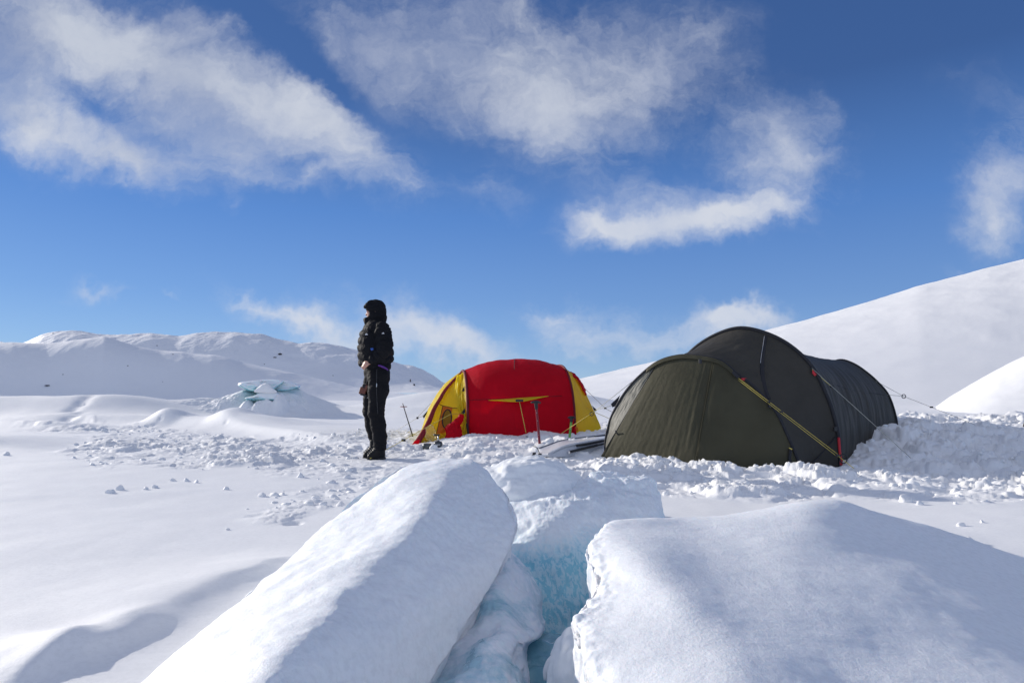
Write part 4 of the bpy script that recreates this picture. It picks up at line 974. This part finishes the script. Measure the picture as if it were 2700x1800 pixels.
tub('seam', np.array([onwall(*p) for p in [(440,640),(500,662),(600,686),(650,690)]]), .004, M_BLACKW)
tub('seam', np.array([onwall(*p) for p in [(500,662),(470,790),(434,948)]]), .004, M_BLACKW)
# rolled back door curtain with vertical folds
cl = [((645,350),9.95),((632,430),9.85),((628,520),9.75),((640,620),9.65),((655,700),9.55),((690,735),9.48)]; cq = [((722,330),10.05),((728,430),9.8),((730,520),9.68),((732,610),9.58),((730,690),9.48),((722,742),9.42)]
L_ = cr(np.array([at(*c2(*p), d) for p, d in cl]), 60); Q_ = cr(np.array([at(*c2(*p), d) for p, d in cq]), 60)
cs = ruled(L_, Q_, 50); fold = (np.sin(np.linspace(0, 1, 50) * 15)[:, None] * np.linspace(.25, 1, 60)[None] * .035)
fold = fold + wrinkle(50, 60, 4, 4, .04, 0, 3).reshape(50, 60); cs[:, :, 1] += fold; cs[:, :, 0] += fold * .3
sheet('door_curtain', cs, M_YEL, rt, .006)
cs2 = ruled(cr(np.array([at(*c2(*p), d) for p, d in [((708,745),9.45),((715,820),9.4),((690,900),9.35),((672,960),9.3),((675,1010),9.2)]]), 40),
            cr(np.array([at(*c2(*p), d) for p, d in [((735,745),9.40),((742,820),9.36),((748,900),9.3),((752,950),9.3),((750,985),9.25)]]), 40), 24)
cs2[:, :, 1] += wrinkle(24, 40, 4, 4, .08, 0, 5).reshape(24, 40); sheet('door_curtain', cs2, M_YEL, rt, .006)
fl = ruled(cr(np.array([at(*c2(*p), d) for p, d in [((285,960),9.2),((262,1010),9.1),((256,1050),9.0)]]), 20), cr(np.array([at(*c2(*p), d) for p, d in [((540,930),9.5),((545,1000),9.3),((548,1060),9.1)]]), 20), 30)
fl[:, :, 1] += wrinkle(30, 20, 5, 3, .14, 0, 6).reshape(30, 20); sheet('floor_skirt', fl, M_YEL, rt, .006)
tab('door_foot', [at(*c2(*p), 8.82) for p in [(148,1113),(205,1030),(262,1010),(256,1050),(225,1090)]], M_RED, rt, .02)
# right end
rrn = np.array([at(*c2(*p), d) for p, d in [((1762,372),10.1),((1880,374),10.1),((1935,452),10.1),((1982,548),10.05),((2035,660),10.0),((2085,770),9.9),((2118,852),9.8),((2135,900),9.7)]])
scn = resample(SC[:nA][::-1], 70); rrr = cr(rrn, 70)
e1 = ruled(scn, rrr, 40); sheet('end_panel', e1, M_YEL, rt, disp=wrinkle(40, 70, 3, 5, .02, 0, 11))
scf = resample(SC[nA - 1:], 70); sheet('end_panel', ruled(scf, rrr, 20), M_YEL, rt)
scf2 = resample(SA[nA - 1:], 60); sheet('end_panel', ruled(scf2, outr, 20), M_YEL, rt)
hd1 = cr(np.array([at(*c2(*p), 10.10) for p in [(1688,250),(1760,282),(1830,318),(1890,362),(1935,430),(1965,490),(1985,552)]]), 50)
hd2 = cr(np.array([at(*c2(*p), 9.92) for p in [(1735,345),(1768,385),(1835,378),(1880,382),(1920,440),(1948,500),(1975,556)]]), 50)
sheet('end_hood', ruled(hd1, hd2, 14, .05, (0, -1, 0)), M_RED, rt, .006, disp=wrinkle(14, 50, 2, 9, .03, 0, 12))
# pull-out tab on the red side
def oncan(x, y, o): 
    h = surf_hit([RC], *c2(x, y)); return toward(h, o)
p1, p2, p3, p4, p5 = oncan(972, 605, .012), oncan(1592, 562, .012), oncan(1275, 583, .012), oncan(1262, 622, .10), oncan(1340, 616, .10)
me = bpy.data.meshes.new('pull_tab'); me.from_pydata([tuple(p) for p in (p1, p2, p3, p4, p5)], [], [(0, 3, 2), (3, 4, 2), (4, 1, 2)]); me.update()
o = link('pull_tab', me, M_YEL, rt); md = o.modifiers.new('t', 'SOLIDIFY'); md.thickness = .006
obj_vf('pull_buckle', boxvf(oncan(1292, 610, .11), (.10, .02, .03), bev=.005), M_BLK, rt)
pe = at(*c2(1368, 990), 9.0); cord('guy_line', [oncan(1292, 620, .11), at(*c2(1360, 945), 9.05)], .005, M_ROPE, rt); obj_vf('line_runner', boxvf(pe, (.03, .02, .03), bev=.004), M_BLK, rt)
tub('seam', np.array([oncan(x, 606 - (x - 760) * .045, .004) for x in range(775, 1780, 60)]), .003, M_DRED)
# black tension tabs
for d_, pts in ((9.55, [(722,462),(726,512),(703,518),(700,500)]), (9.40, [(728,688),(732,748),(698,748),(692,738)]), (9.75, [(1768,400),(1806,440),(1788,466),(1780,440)]), (9.42, [(1822,618),(1868,655),(1866,664),(1838,690)]), (9.9, [(2040,660),(2092,705),(2086,720),(2062,712)]), (10.3, [(345,712),(330,752),(306,796),(290,772)])):
    tab('tension_tab', [at(*c2(*p), d_) for p in pts], M_BLACKW, rt, .02)
# guy lines
cord('guy_line', [at(*c2(300, 770), 10.2), at(*c2(235, 790), 10.3), at(1023, 1148, 10.8)], .003, M_ROPEW, rt)
cord('guy_line', [at(*c2(375, 640), 10.3), at(*c2(230, 792), 10.3)], .003, M_ROPEW, rt)
cord('guy_line', [at(*c2(692, 742), 9.36), at(*c2(580, 752), 9.2), at(*c2(290, 908), 8.6), at(1064, 1160, 8.3), at(976, 1208, 7.42)], .0034, M_ROPE, rt)
obj_vf('line_runner', boxvf(at(1064, 1160, 8.3), (.05, .02, .03), bev=.004), M_BLK, rt)
obj_vf('line_runner', boxvf(at(*c2(238, 790), 10.28), (.03, .02, .03), bev=.004), M_BLK, rt)
cord('guy_line', [at(1543, 1025, 10.0), at(1596, 1076, 9.6), at(1640, 1100, 9.2)], .003, M_ROPEW, rt)
cord('guy_line', [at(1530, 1067, 9.85), at(1570, 1087, 9.6), at(1640, 1118, 9.1)], .0034, M_ROPE, rt)
obj_vf('line_runner', boxvf(at(1596, 1076, 9.6), (.035, .02, .02), bev=.004), M_BLK, rt)
cord('foot_strap', [at(*c2(1850, 850), 9.3), at(*c2(1875, 955), 9.2)], .012, M_RED, rt); tab('foot_tab', [at(*c2(*p), 9.25) for p in [(1868,880),(1895,885),(1898,925),(1878,930)]], M_ORG, rt)
cord('foot_strap', [at(*c2(748, 850), 9.33), at(*c2(762, 950), 9.25)], .014, M_BLACKW, rt)
#CUT
# ------------------------------------------------------------------ gear round the tents
M_CLEAR, k = new_mat('clear_film')
M_CLEAR = finish(M_CLEAR, k, bsdf(k, (.9, .9, .88), .12, None, Transmission_Weight=.9, IOR=1.1, Alpha=.55))
def lathe(c, prof, seg=24):
    a = np.linspace(0, 2 * math.pi, seg, endpoint=False); R = np.array(prof); V = np.stack([np.outer(R[:, 0], np.cos(a)), np.outer(R[:, 0], np.sin(a)), np.repeat(R[:, 1:2], seg, 1)], -1).reshape(-1, 3) + np.array(c)
    F = grid_faces(len(R), seg, True); V = np.vstack([V, V[:seg].mean(0), V[-seg:].mean(0)]); k = len(V); j = np.arange(seg); j2 = (j + 1) % seg; n = len(R)
    return V, np.vstack([F, np.stack([np.full(seg, k - 2), j2, j, j], 1), np.stack([np.full(seg, k - 1), (n - 1) * seg + j, (n - 1) * seg + j2, (n - 1) * seg + j2], 1)])
def shovel(top, base, d_top, d_base, gw, shaft, label, holes):
    T = at(*top, d_top); Bq = at(*base, d_base); e = empty('snow_shovel', (float(Bq[0]), float(Bq[1]), float(Bq[2])), label, 'shovel', 'shovels stuck in the snow')
    Bq = Bq + (Bq - T) / np.linalg.norm(Bq - T) * .15
    obj_vf('shaft', tube([T, Bq], [.015, .016], 12, 8), shaft, e)
    R = np.array([1, .12, -.02]); R /= np.linalg.norm(R)
    obj_vf('grip', join([tube([T - R * gw / 2 + [0, 0, .012], T - R * gw * .25 + [0, 0, .02], T + [0, 0, .024], T + R * gw * .25 + [0, 0, .02], T + R * gw / 2 + [0, 0, .010]], [.010, .015, .016, .015, .010], 10, 20), tube([T + [0, 0, .02], T + (Bq - T) * .10], [.026, .018], 10, 6)]), M_BLK, e)
    for t in holes: obj_vf('button', boxvf(toward(T + (Bq - T) * t, .016), (.006, .004, .008), bev=.001), M_STEEL, e)
shovel((1413, 1064), (1424, 1181), 8.25, 8.2, .118, M_REDP, 'taller shovel handle with maroon shaft, stuck in snow before the red tent', (.16, .30, .55, .75))
shovel((1507, 1104), (1501, 1160), 8.75, 8.75, .095, M_GRN, 'shorter shovel handle with green shaft, stuck in snow beside the sled', (.3,))
# ski pole standing basket up
pt = at(1061.5, 1063, 9.9); pb = at(1090, 1155, 9.9); sk = empty('ski_pole', (float(pb[0]), float(pb[1]), float(pb[2])), 'black ski pole standing basket-up in the snow between the person and the red tent', 'ski pole')
obj_vf('shaft', tube([pt, pb + (pb - pt) * .15], [.006, .010], 8, 6), M_BLK, sk)
bc = pt + (pb - pt) * .095
obj_vf('basket', join([tube([bc + np.array([.046 * math.cos(a), .046 * math.sin(a), 0]) for a in np.linspace(0, 2 * math.pi, 20)], .006, 6)] + [tube([bc, bc + np.array([.044 * math.cos(a), .044 * math.sin(a), 0])], .005, 6) for a in (0.4, 2.5, 4.6)]), M_REDP, sk)
# black stake at the right edge of the view
s0, s1 = at(2712, 1085, 8.4), at(2690, 1150, 8.4)
e = empty('ski_pole', tuple(map(float, s1)), 'black pole cut by the right edge, stuck in the snow where a tent line ends', 'ski pole')
obj_vf('shaft', tube([s0 + (s0 - s1) * .6, s1 + (s1 - s0) * .15], .010, 8, 4), M_BLK, e); obj_vf('basket', tube([at(2694, 1142, 8.4) + np.array([.05 * math.cos(a), .05 * math.sin(a), 0]) for a in np.linspace(0, 6.28, 18)], .006, 6), M_BLK, e)
# sled
sl = empty('pulk_sled', tuple(map(float, at(1440, 1205, 7.6))), 'grey plastic hauling sled with black straps lying between the two tents', 'sled')
def c6(x, y): return (1380 + x / 7.84, 1040 + y / 7.84)
st = [  # near low, near rim, deck inner near, deck inner far, far rim, far low
 [((215,1270),7.62),((225,1225),7.63),((260,1215),7.66),((300,1200),7.74),((330,1180),7.80),((330,1200),7.80)],
 [((480,1300),7.40),((500,1230),7.42),((470,1190),7.52),((420,1150),7.72),((330,1110),7.86),((340,1150),7.86)],
 [((640,1300),7.44),((640,1170),7.48),((600,1120),7.58),((620,1060),7.84),((520,1045),7.98),((530,1100),7.98)],
 [((860,1290),7.52),((830,1080),7.56),((800,1040),7.66),((800,980),7.96),((800,950),8.12),((820,1010),8.12)],
 [((1150,1250),7.64),((1120,1020),7.70),((1100,975),7.80),((1080,930),8.16),((1080,905),8.30),((1100,960),8.3)],
 [((1500,1200),7.82),((1480,960),7.88),((1480,915),7.98),((1480,880),8.38),((1480,860),8.52),((1490,910),8.5)],
 [((1900,1120),8.08),((1880,900),8.12),((1880,860),8.22),((1880,830),8.66),((1880,812),8.80),((1890,860),8.8)]]
rows = [[at(*c6(*p), d) + [0, 0, .0] for p, d in r] for r in st]
obj_vf('hull', loft_closed(rows, 110, 100), M_ALU, sl)
def sp_(pts, r, name, mat): return obj_vf(name, tube([at(*c6(x, y), d) for x, y, d in pts], r, 8, 24), mat, sl)
sp_([(505,1232,7.40),(640,1168,7.46),(830,1078,7.54),(1120,1018,7.68),(1480,958,7.86),(1800,905,8.05)], .011, 'rim', M_ALU)
sp_([(330,1108,7.84),(520,1042,7.96),(800,948,8.10),(1080,903,8.28),(1480,858,8.50)], .009, 'rim', plain('dark_rim', (.12, .13, .16), .5))
sp_([(1105,1055,7.62),(1300,1025,7.72),(1500,985,7.82),(1690,950,7.92)], .013, 'rail', M_BLK)
sp_([(955,1180,7.50),(1100,1150,7.56),(1300,1100,7.66),(1530,1045,7.78)], .015, 'tow_bar', M_BLK); sp_([(1530,1045,7.78),(1690,1010,7.86)], .010, 'tow_bar', M_BLK)
sp_([(1470,865,8.45),(1700,830,8.6)], .008, 'rail', M_BLK)
for x, y in ((220, 1250), (340, 1270), (455, 1305)):
    obj_vf('bracket', join([boxvf(at(*c6(x, y), 7.36), (.034, .05, .055), bev=.012), boxvf(at(*c6(x - 22, y + 20), 7.34), (.03, .04, .03), bev=.01), boxvf(at(*c6(x + 18, y - 28), 7.36), (.022, .035, .03), bev=.008)]), M_BLK, sl)
sp_([(235,1250,7.34),(340,1258,7.34),(455,1268,7.34),(530,1262,7.36)], .010, 'cross_rod', plain('white_metal_rod', (.8, .8, .8), .35))
sp_([(205,1062,7.5),(260,1085,7.45),(310,1150,7.40),(330,1230,7.36)], .005, 'cord_loop', M_BLK)
obj_vf('buckle', boxvf(at(*c6(945, 1195), 7.49), (.02, .02, .035), bev=.004), M_STEEL, sl)
for i_, (x, y) in enumerate([(660,1245),(690,1232),(720,1220),(745,1212),(770,1205),(800,1192)]): obj_vf('rivet', boxvf(at(*c6(x, y), 7.44 + i_ * .012), (.008, .006, .008), bev=.002), M_WHITE, sl)
# stove, pot, film bag
u_ = .00122; scp = at(*c2(450, 1078), 8.6)
stv = empty('camping_stove', tuple(map(float, scp)), 'small gas stove with dark canister at the open door of the red tent', 'stove')
obj_vf('canister', lathe(scp, [(.05, -.02), (.055, 0), (.055, .035), (.045, .052), (.02, .058), (.018, .062)]), plain('canister_paint', (.05, .06, .07), .35), stv)
obj_vf('canister_print', join([boxvf(scp + np.array([x, -.056 + abs(x) * .2, .018]), (.010, .003, .012)) for x in (-.025, -.011, .003, .016, .028)]), M_WHITE, stv)
obj_vf('valve', lathe(scp + np.array([0, 0, .06]), [(.012, 0), (.014, .02), (.010, .04), (.012, .065)]), M_STEEL, stv)
obj_vf('burner', lathe(scp + np.array([-.018, 0, .122]), [(.01, 0), (.03, .006), (.045, .012), (.044, .022), (.01, .024)]), M_BLK, stv)
bp_ = at(*c2(445, 1050), 8.75); V, F = lathe(bp_, [(.075, 0), (.078, .06), (.074, .13), (.076, .16)], 40); V = V + .012 * fbm(V * 30, 2)[:, None]
pp = at(*c2(335, 1100), 8.55); pe_ = empty('cooking_pot', tuple(map(float, pp)), 'grey metal pot lying left of the stove in the snow', 'pot')
obj_vf('pot_body', lathe(pp, [(.045, -.01), (.055, .0), (.056, .045), (.052, .048), (.05, .04)]), plain('grey_pot', (.10, .11, .11), .35, .6), pe_); obj_vf('lid', lathe(pp + np.array([0, 0, .047]), [(.054, 0), (.05, .008), (.01, .012)]), plain('pot_lid', (.16, .16, .16), .35, .6), pe_)
bg_ = rough_body(blob(at(*c2(375, 950), 8.8), (.065, .05, .105), 4, .22, 1.6, 3), [(18, .02, 2)], 6); bag = obj_vf('plastic_bag', bg_, M_CLEAR, label='crumpled clear plastic bag standing behind the pot at the tent door', category='bag')
lid = obj_vf('snow_lump', blob(at(*c2(405, 1105), 8.3), (.05, .03, .05), 3, .25, 1.3, 8), M_SNOW, label='small upright snow lump in front of the stove', category='snow lump')
# red clothing stuffed in the doorway
rb = SDF(at(*c2(500, 1060), 9.0) + [-.05, -.2, -.1], at(*c2(720, 740), 9.6) + [.08, .3, .1], .010)
q = lambda x, y, d: at(*c2(x, y), d)
for a, b, r1, r2 in (((690,790,9.3),(630,850,9.22),.035,.055), ((630,850,9.22),(575,905,9.2),.055,.06), ((600,890,9.2),(600,1010,9.1),.06,.09), ((575,930,9.15),(565,1020,9.1),.04,.05), ((655,900,9.2),(650,1010,9.1),.04,.06), ((690,780,9.3),(688,840,9.28),.03,.03)):
    rb.cone(q(*a), q(*b), r1, r2, k=.04)
V, F = rough_body(rb.mesh(), [(9, .035, 3), (22, .012, 2)], 8)
obj_vf('red_jacket', (V, F), M_RED, label='crumpled bright red jacket hanging in the open tent doorway', category='jacket')
cl_ = at(1762, 1230, 6.55); obj_vf('crumpled_cloth', rough_body(blob(cl_, (.075, .06, .04), 4, .2, 2, 2), [(30, .02, 3)], 4), plain('dark_mesh_cloth', (.05, .055, .06), .9, nscale=90, nstr=.6), label='small dark crumpled cloth in the snow under the dark tent door', category='cloth')
ck = at(*c2(1600, 1035), 8.4); obj_vf('tent_bag', rough_body(blob(ck, (.022, .02, .014), 3, .2, 2, 3), [(30, .01, 2)], 4), M_BLACKW, label='tiny black scrap on the snow between the two shovels', category='scrap')

# ------------------------------------------------------------------ person
PX, PY, PZ, PS = 988.0, 7.6, 0.0, .001238
PZ = at(988, 1207, PY)[2]; PX = at(988, 1207, PY)[0]
def Q(x, y, Y=0.0): return np.array([PX + (x - 300) * PS, PY + Y, PZ + (1525 - y) * PS])
def abs2(p): return np.array(p)
pe = empty('person', (float(PX), float(PY), float(PZ)), 'person in black hooded jacket and trousers standing in profile, hands clasped at waist', 'person')
LO, HI = Q(110, 1540, -.36), Q(500, 85, .36)
def skin_body():
    s = SDF(LO, HI, .0055)
    # head with face looking left
    s.cone(Q(290,190), Q(285,225), .086, .080, k=.02, sc=(1, 1.18, 1)); s.cone(Q(262,225), Q(252,265), .062, .045, k=.03, sc=(1, 1.15, 1))
    s.cone(Q(218,222), Q(208,243), .008, .014, k=.012)                                   # nose
    s.cone(Q(222,262, -.016), Q(222,262, .016), .010, .010, k=.01); s.cone(Q(222,285), Q(250,292), .022, .03, k=.02)   # mouth, chin
    s.cone(Q(222,212, -.045), Q(222,212, .045), .012, .012, k=.015)                      # brow
    s.cone(Q(300,245,-.085), Q(302,222,-.088), .012, .014, k=.01)                        # ear
    s.cone(Q(290,280), Q(300,370), .058, .062, k=.03)                                     # neck
    s.chain([Q(295,380), Q(300,480), Q(310,600), Q(315,720), Q(318,790)], [.09, .10, .10, .085, .085], k=.04, sc=(1, .8, 1))
    for sg, sh, el, wr in ((-1, Q(385,410,-.17), Q(410,575,-.21), Q(290,672,-.185)), (1, Q(300,420,.17), Q(205,610,.21), Q(172,685,.04))):
        s.cone(sh, el, .052, .042, k=.03); s.cone(el, wr, .042, .030, k=.02); s.cone(Q(320,400, sg * .05), sh, .07, .055, k=.04)
    for sg, xs in ((-1, (335,322,352,350)), (1, (285,245,268,292))):
        s.chain([Q(xs[0],800,sg*.09), Q(xs[1],1130,sg*.10), Q(xs[2],1300,sg*.10), Q(xs[3],1440,sg*.10)], [.085, .055, .05, .042], k=.03)
        s.cone(Q(xs[3],1480,sg*.10), Q(xs[3]-75,1500,sg*.105), .035, .028, k=.02)
    # hands: palm, four curled fingers, thumb
    def hand(w, d, n, th):
        """w wrist, d direction of palm, n curl direction"""
        w = np.array(w); d = np.array(d) / np.linalg.norm(d); n = np.array(n) / np.linalg.norm(n); side = np.cross(d, n)
        s.cone(w, w + d * .045, .023, .024, k=.015); s.cone(w + d * .03 + side * .02, w + d * .062 + side * .022, .018, .016, k=.012); s.cone(w + d * .03 - side * .02, w + d * .062 - side * .022, .018, .016, k=.012)
        for i, L in enumerate((.9, 1., .95, .78)):
            b = w + d * .07 + side * (.030 - .020 * i); m = b + (d * .028 + n * .018) * L; t = m + (n * .028 - d * .006) * L
            s.cone(b - d * .012, m, .0105, .0095, k=.004); s.cone(m, t, .0095, .0085, k=.004)
        tb = w + d * .02 + side * .03 * th; s.cone(tb, tb + d * .03 + side * .012 * th + n * .014, .012, .011, k=.008); s.cone(tb + d * .03 + side * .012 * th + n * .014, tb + d * .056 + n * .030, .011, .0095, k=.004)
    hand(Q(276,680,-.190), (-.92, .36, -.22), (.1, .75, -.6), 1)
    hand(Q(172,682,.03), (.30, -.62, -.66), (.85, -.3, -.2), 1)
    return s.mesh()
V, F = skin_body(); obj_vf('body', (V, F), M_SKIN, pe)
def jacket():
    s = SDF(LO, HI, .0065)
    def ringz(sp, a, ph=0.):     # quilting seams at constant height
        return lambda t, x, y, z: a * (np.abs(np.sin((z + ph) * math.pi / sp)) ** .6 - .55)
    s.chain([Q(292,385), Q(285,470), Q(292,560), Q(306,640), Q(312,690)], [.120, .158, .168, .155, .120], k=.05, sc=(1, .80, 1))
    s.cone(Q(230,440), Q(215,620), .085, .085, k=.05, sc=(1, .75, 1))
    s.cone(Q(320,372,-.10), Q(320,372,.10), .085, .085, k=.06)
    s.cone(Q(390,470,0), Q(395,640,0), .05, .055, k=.06, sc=(1, .5, 1))
    # hem
    s.cone(Q(312,695), Q(335,712), .112, .112, k=.02, sc=(1, .78, 1))
    # sleeves, ribbed
    def rib(n, a): return lambda t, x, y, z: a * (np.abs(np.sin(t * n * math.pi)) ** .6 - .5)
    s.cone(Q(375,385,-.16), Q(418,560,-.225), .086, .082, k=.02, puff=rib(3, .016)); s.cone(Q(416,568,-.225), Q(288,672,-.185), .078, .048, k=.02, puff=rib(3, .014))
    s.cone(Q(300,385,.16), Q(205,590,.23), .084, .072, k=.03, puff=rib(3, .016)); s.cone(Q(195,590,.22), Q(168,650,.10), .070, .058, k=.02, puff=rib(1, .01)); s.cone(Q(168,645,.10), Q(178,690,.03), .058, .046, k=.02)
    # hood and collar
    s.cone(Q(298,200), Q(302,235), .108, .100, k=.03, sc=(1, 1, .95)); s.cone(Q(305,260), Q(300,320), .098, .090, k=.03, sc=(1, 1, 1)); s.cone(Q(262,290), Q(262,330), .078, .085, k=.03)
    s.cone(Q(240,158,-.045), Q(240,158,.045), .042, .042, k=.04); s.cone(Q(205,178,-.04), Q(205,178,.04), .020, .020, k=.02)
    s.cone(Q(228,300,-.03), Q(228,300,.03), .040, .040, k=.03); s.cone(Q(198,288,-.02), Q(205,292,.02), .014, .014, k=.02)
    # face opening
    s.cone(Q(190,238,-.005), Q(255,236,0), .050, .062, k=.012, sub=True); s.cone(Q(265,240), Q(295,240), .086, .092, k=.01, sc=(1, 1.1, 1), sub=True)
    V, F = s.mesh()
    # baffle seams on the torso, hood
    N = vnormals(V, F); z = (V[:, 2] - PZ); x = V[:, 0] - PX
    tor = (z > .98) & (z < 1.42); ph = z + .035 * np.sin(x * 9 + 1) + .02 * fbm(V * 6, 2)
    pf = np.abs(np.sin(ph / .088 * math.pi)) ** .55 - .7
    arm = (V[:, 1] - PY) < -.20
    V += N * (np.where(tor & ~arm, .020, 0) * pf)[:, None]
    hood = z > 1.44; d = np.hypot(x + .01, z - 1.52); ph2 = (z - 1.44) / .085 + x * 3
    V += N * (np.where(hood, .012, 0) * (np.abs(np.sin(ph2 * math.pi)) ** .6 - .6))[:, None]
    V += N * (.007 * fbm(V * 26, 3) + .010 * fbm(V * 11, 2))[:, None]
    return V, F
JV = jacket(); obj_vf('down_jacket', JV, M_DOWN, pe)
def trousers():
    s = SDF(Q(110,1470,-.36), HI, .007)
    s.cone(Q(314,715), Q(318,790), .128, .132, k=.04, sc=(1, .82, 1))
    s.cone(Q(235,770,0), Q(245,830,.03), .05, .06, k=.05)
    s.chain([Q(340,800,-.075), Q(338,920,-.09), Q(322,1120,-.10), Q(345,1230,-.10), Q(358,1330,-.10), Q(357,1425,-.10)], [.116, .108, .081, .078, .071, .072], k=.03)
    s.chain([Q(278,800,.075), Q(258,920,.09), Q(238,1120,.10), Q(256,1240,.10), Q(278,1330,.10), Q(300,1420,.10)], [.113, .104, .079, .075, .065, .062], k=.03)
    V, F = s.mesh(); N = vnormals(V, F); z = V[:, 2] - PZ
    zf = np.array([5, 5, 13.])
    a = .014 * fbm(V * zf, 3) + .022 * np.exp(-((z - .10) / .09) ** 2) * fbm(V * np.array([8, 8, 30.]), 3) + .018 * np.exp(-((z - .50) / .10) ** 2) * fbm(V * np.array([7, 7, 24.]) + 9, 3) + .016 * np.exp(-((z - .84) / .08) ** 2) * fbm(V * np.array([12, 12, 16.]) + 4, 3)
    return V + N * a[:, None], F
TV = trousers(); obj_vf('trousers', TV, M_TROU, pe)
def boot(xa, xt, xh, Yo, yt, yb):
    s = SDF(Q(xt - 60, 1560, Yo - .12), Q(xh + 70, 1360, Yo + .12), .005)
    s.cone(Q(xa, 1385, Yo), Q(xa, 1450, Yo), .054, .056, k=.02); s.cone(Q(xa + 12, 1455, Yo), Q(xh, yb - 32, Yo), .055, .046, k=.02)
    s.cone(Q(xa - 10, 1455, Yo), Q(xt + 38, yt - 32, Yo - .01), .052, .042, k=.02, sc=(1, 1, 1.1)); s.cone(Q(xh, yb - 20, Yo), Q(xt + 34, yt - 20, Yo - .01), .040, .040, k=.015, sc=(1, 1, 1.4))
    sl = s.f; V, F = s.mesh(); V = V.copy()
    return V, F
for xa, xt, xh, Yo, yt, yb in ((352, 252, 372, -.10, 1528, 1516), (285, 182, 300, .08, 1532, 1522)):
    V, F = boot(xa, xt, xh, Yo, yt, yb); bo = obj_vf('boot', (V, F), M_BOOT, pe)
    so_ = [Q(xh + 38, yb - 4, Yo), Q(xh, yb + 2, Yo), Q((xh + xt) / 2 + 10, (yb + yt) / 2, Yo), Q(xt + 34, yt, Yo - .01), Q(xt + 4, yt - 8, Yo - .01)]
    V2, F2 = tube(so_, [.030, .040, .038, .042, .026], 12, 24); V2[:, 2] = (V2[:, 2] - PZ - .0) * .45 + PZ + .004; obj_vf('sole', (V2, F2), plain('boot_sole', (.03, .03, .03), .8), bo)
    lc = [tube([Q(xa - 52 - i * 13, 1440 + i * 14, Yo - .045), Q(xa - 58 - i * 13, 1432 + i * 14, Yo), Q(xa - 52 - i * 13, 1440 + i * 14, Yo + .045)], .004, 6, 8) for i in range(4)]
    obj_vf('laces', join(lc), M_ZIP, bo)
obj_vf('headband', (lambda s: s.mesh())((lambda s: (s.cone(Q(272,188), Q(288,205), .082, .088, k=.02, sc=(1, 1.1, 1)), s.cone(Q(222,200,-.05), Q(222,200,.05), .016, .016, k=.02), s)[-1])(SDF(Q(180,260,-.15), Q(400,100,.15), .006))), M_BLACKW, pe)
# purple harness band below the hem, zips, pulls, prints
bv = BVHTree.FromPolygons([Vector(v) for v in JV[0]], JV[1].tolist())
def on_jacket(x, y, o=.004):
    p = (900 + x / 3.41, 760 + y / 3.41); h = bv.ray_cast(Vector((0, 0, CAM_H)), Vector(ray(*p)).normalized()); return toward(np.array(h[0]), o) if h[0] else Q(x, y, -.2)
bt = BVHTree.FromPolygons([Vector(v) for v in np.vstack([JV[0], TV[0]])], np.vstack([JV[1], TV[1] + len(JV[0])]).tolist())
def on_body(x, y, o):
    p = (900 + x / 3.41, 760 + y / 3.41); h = bt.ray_cast(Vector((0, 0, CAM_H)), Vector(ray(*p)).normalized()); return toward(np.array(h[0]), o) if h[0] else Q(x, y, -.12)
V2, F2 = tube([on_body(*p, .004) for p in [(330,690),(352,697),(375,707),(398,719),(418,736)]], [.008, .012, .013, .013, .010], 8, 30); obj_vf('waist_band', (V2, F2), M_PURP, pe)
obj_vf('waist_band_knot', tube([on_body(*p, .01) for p in [(196,690),(210,672),(228,664)]], .010, 8, 12), M_PURP, pe)
tri = lambda x, y, w, h: [on_jacket(x - w, y + h, .006), on_jacket(x - w * .45, y - h * .3, .006), on_jacket(x - w * .1, y + h * .1, .006), on_jacket(x + w * .25, y - h, .006), on_jacket(x + w, y + h, .006)]
tab('logo_print', tri(225, 410, 14, 9), M_WHITE, pe, .003); tab('logo_print', tri(375, 401, 13, 8), M_WHITE, pe, .003)
tab('pocket_pull', [on_jacket(*p, .008) for p in [(260,538),(285,535),(290,552),(268,560)]], M_BLUE, pe, .006)
obj_vf('collar_tag', boxvf(Q(216,358,-.07), (.008, .006, .02), bev=.002), M_BLUE, pe)
TZ = [toward(Q(x, y, Y), .0) for x, y, Y in [(336,738,-.178),(338,820,-.197),(340,920,-.202),(343,1010,-.192),(350,1130,-.180)]]
obj_vf('leg_zip', tube(TZ, .0025, 6, 30), M_ZIP, pe); obj_vf('leg_zip_pull', boxvf(Q(341,880,-.208), (.008, .006, .04), bev=.002), M_STEEL, pe)
obj_vf('logo_print', boxvf(Q(230,990,.0), (.014, .006, .010), bev=.002), M_WHITE, pe)
# leather case hanging at the thigh
pc = Q(200, 915, -.02); pk = empty('camera_case', tuple(map(float, pc)), 'small reddish brown and black leather case hanging at the standing person\'s thigh', 'case')
Rm = Matrix.Rotation(.25, 3, 'Y')
obj_vf('case_body', boxvf(Q(192, 930, -.02), (.075, .07, .082), Rm, .014), M_BROWN, pk); obj_vf('case_lid', boxvf(Q(215, 890, -.02), (.07, .076, .045), Rm, .016), M_BLACKW, pk)
obj_vf('case_base', boxvf(Q(200, 965, -.02), (.075, .074, .022), Rm, .008), M_BLACKW, pk); obj_vf('side_pocket', boxvf(Q(226, 905, -.062), (.028, .02, .07), Rm, .008), M_BROWN, pk)
obj_vf('strap', tube([Q(222, 880, -.04), Q(232, 830, -.06), Q(240, 760, -.09)], .006, 6, 12), M_BLACKW, pk)
